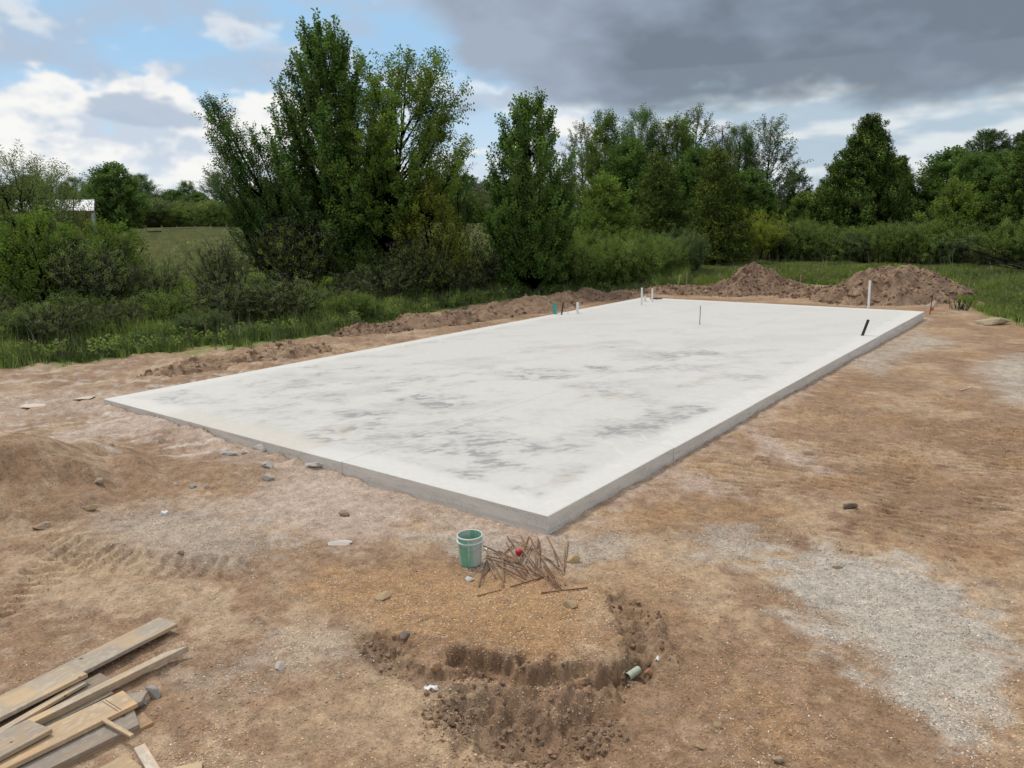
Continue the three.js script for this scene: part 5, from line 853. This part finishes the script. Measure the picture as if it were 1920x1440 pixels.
function stake(label, x, z, h, w, mat, tilt = 0, flag) {
  const o = group('survey_stake', x, land(x, z), z, 0.4), s = new THREE.Shape(); s.moveTo(-w / 2, -0.1); s.lineTo(w / 2, -0.1); s.lineTo(w / 2, h - w * 0.6); s.lineTo(0, h); s.lineTo(-w / 2, h - w * 0.6);
  const g = new THREE.ExtrudeGeometry(s, { depth: w * 0.45, bevelEnabled: true, bevelSize: 0.003, bevelThickness: 0.003, bevelSegments: 1 }); mesh('post', g, mat, o);
  if (flag) { const f = new THREE.PlaneGeometry(0.09, 0.14, 4, 4), p = f.attributes.position; for (let i = 0; i < p.count; i++) p.setZ(i, 0.05 * Math.sin(p.getX(i) * 30 + p.getY(i) * 12)); f.computeVertexNormals(); f.translate(0.06, 0.22, 0.03); mesh('ribbon', f, std(0.75, 0.16, 0.03, 0.6, { side: THREE.DoubleSide }), o); }
  o.rotation.z = tilt * D2R; return tag(o, label, 'stake');
}
const stakeWood = std(0.34, 0.22, 0.12, 0.9), stakePale = std(0.42, 0.33, 0.2, 0.9);
stake('brown wooden stake in tall grass before the tall maple', -6.38, -32.18, 0.62, 0.09, stakeWood, 4);
stake('leaning tan stake in meadow grass beside the pointed mound', 9.35, -42.9, 0.85, 0.05, stakePale, -14); stake('upright thin tan stake in meadow grass beside the pointed mound', 9.95, -43.2, 0.95, 0.035, stakePale, 0);
stake('short brown stake in the dip between the two mounds', 15.7, -41.4, 0.7, 0.08, stakeWood, 2);
stake('thin dark stake with an orange ribbon at the far slab corner', 16.95, -30.7, 0.85, 0.03, std(0.06, 0.05, 0.045, 0.9), -5, true);
{ const m = lumber('thin pale stick lying alone on tracked soil', [10.2, land(10.2, -16.9) + 0.02, -16.9], 35, 0.55, 0.03, 0.02, [1.4, 1.35, 1.1]); m.name = 'wood_stick'; m.userData.category = 'stick'; }
// ------------------------------------------------------------------ barn and fence across the field
{
  const bx = -53.2, bz = -92.4, o = group('barn', bx, land(bx, bz), bz, 0.42), red = std(0.16, 0.028, 0.03, 0.7), white = std(0.62, 0.64, 0.66, 0.7), metal = std(0.6, 0.62, 0.64, 0.45, { metalness: 0.2 });
  const L = 9, D = 7, h = 3.5, rise = 1.5, bxm = (name, w, hh, d, x, y, z, m, par = o) => { const q = mesh(name, new THREE.BoxGeometry(w, hh, d), m, par); q.position.set(x, y, z); return q; };
  bxm('side_wall', L, h, 0.15, 0, h / 2, D / 2 - 0.08, red); bxm('side_wall', L, h, 0.15, 0, h / 2, -D / 2 + 0.08, red);
  for (const s of [-1, 1]) { const q = new THREE.Shape(); q.moveTo(-D / 2, 0); q.lineTo(D / 2, 0); q.lineTo(D / 2, h); q.lineTo(0, h + rise); q.lineTo(-D / 2, h); const g = new THREE.ExtrudeGeometry(q, { depth: 0.15, bevelEnabled: false }); const m = mesh('gable_wall', g, white, o); m.rotation.y = Math.PI / 2; m.position.x = s * (L / 2) + (s > 0 ? 0.002 : -0.152); }
  const sl = Math.hypot(D / 2, rise) + 0.45, an = Math.atan2(rise, D / 2);
  for (const s of [-1, 1]) { const q = bxm('roof_slope', L + 0.8, 0.08, sl, 0, h + rise / 2 + 0.02, s * (D / 4 + 0.1), metal); q.rotation.x = s * an; for (let k = 0; k < 10; k++) { const rib = new THREE.BoxGeometry(0.06, 0.05, sl); const e = mesh('rib', rib, metal, q); e.position.set(-L / 2 + k, 0.06, 0); } }
  bxm('fascia', L + 0.8, 0.32, 0.06, 0, h - 0.2, D / 2 + 0.42, red); const dr = bxm('door', 2.4, 2.6, 0.08, -1, 1.3, D / 2 + 0.05, white); bxm('door_rail', 2.6, 0.12, 0.06, 0, 1.38, 0.06, red, dr);
  o.scale.setScalar(0.82); tag(o, 'red and white barn with a pale metal roof behind the thicket', 'barn');
}
{
  const pts = [[-50.96, -99.74], [-49.81, -100.31], [-47.18, -101.58], [-45.56, -102.31], [-43.85, -103.06], [-41.85, -103.89], [-40, -104.61], [-38.11, -105.32], [-36.18, -106]], o = group('field_fence', pts[0][0], land(...pts[0]), pts[0][1], 0), pale = std(0.55, 0.43, 0.25, 0.85), grey = std(0.34, 0.32, 0.28, 0.9);
  const P = pts.map(([x, z]) => V(x - pts[0][0], land(x, z) - land(...pts[0]), z - pts[0][1]));
  P.forEach((p, i) => { const m = mesh('post', new THREE.CylinderGeometry(i < 4 ? 0.09 : 0.05, i < 4 ? 0.1 : 0.055, 1.25, 8), i < 4 ? pale : grey, o); m.position.copy(p).add(V(0, 0.6, 0)); });
  const rail = (a, b, y, r, m, name) => { const s = new Soup(); s.rod(a.clone().add(V(0, y, 0)), b.clone().add(V(0, y, 0)), r, r, 6); mesh(name, s.geo(), m, o); };
  for (const [a, b] of [[0, 1], [2, 3]]) { rail(P[a], P[b], 1.12, 0.09, pale, 'rail'); rail(P[a], P[b], 0.5, 0.08, pale, 'rail'); }
  for (let i = 0; i < P.length - 1; i++) for (const y of [0.25, 0.85, 1.12]) if (i !== 0 && i !== 2) rail(P[i], P[i + 1], y, 0.022, grey, 'wire');
  tag(o, 'field fence of thin posts and wire with pale wooden braces', 'fence');
}

renderer.render(scene, camera);
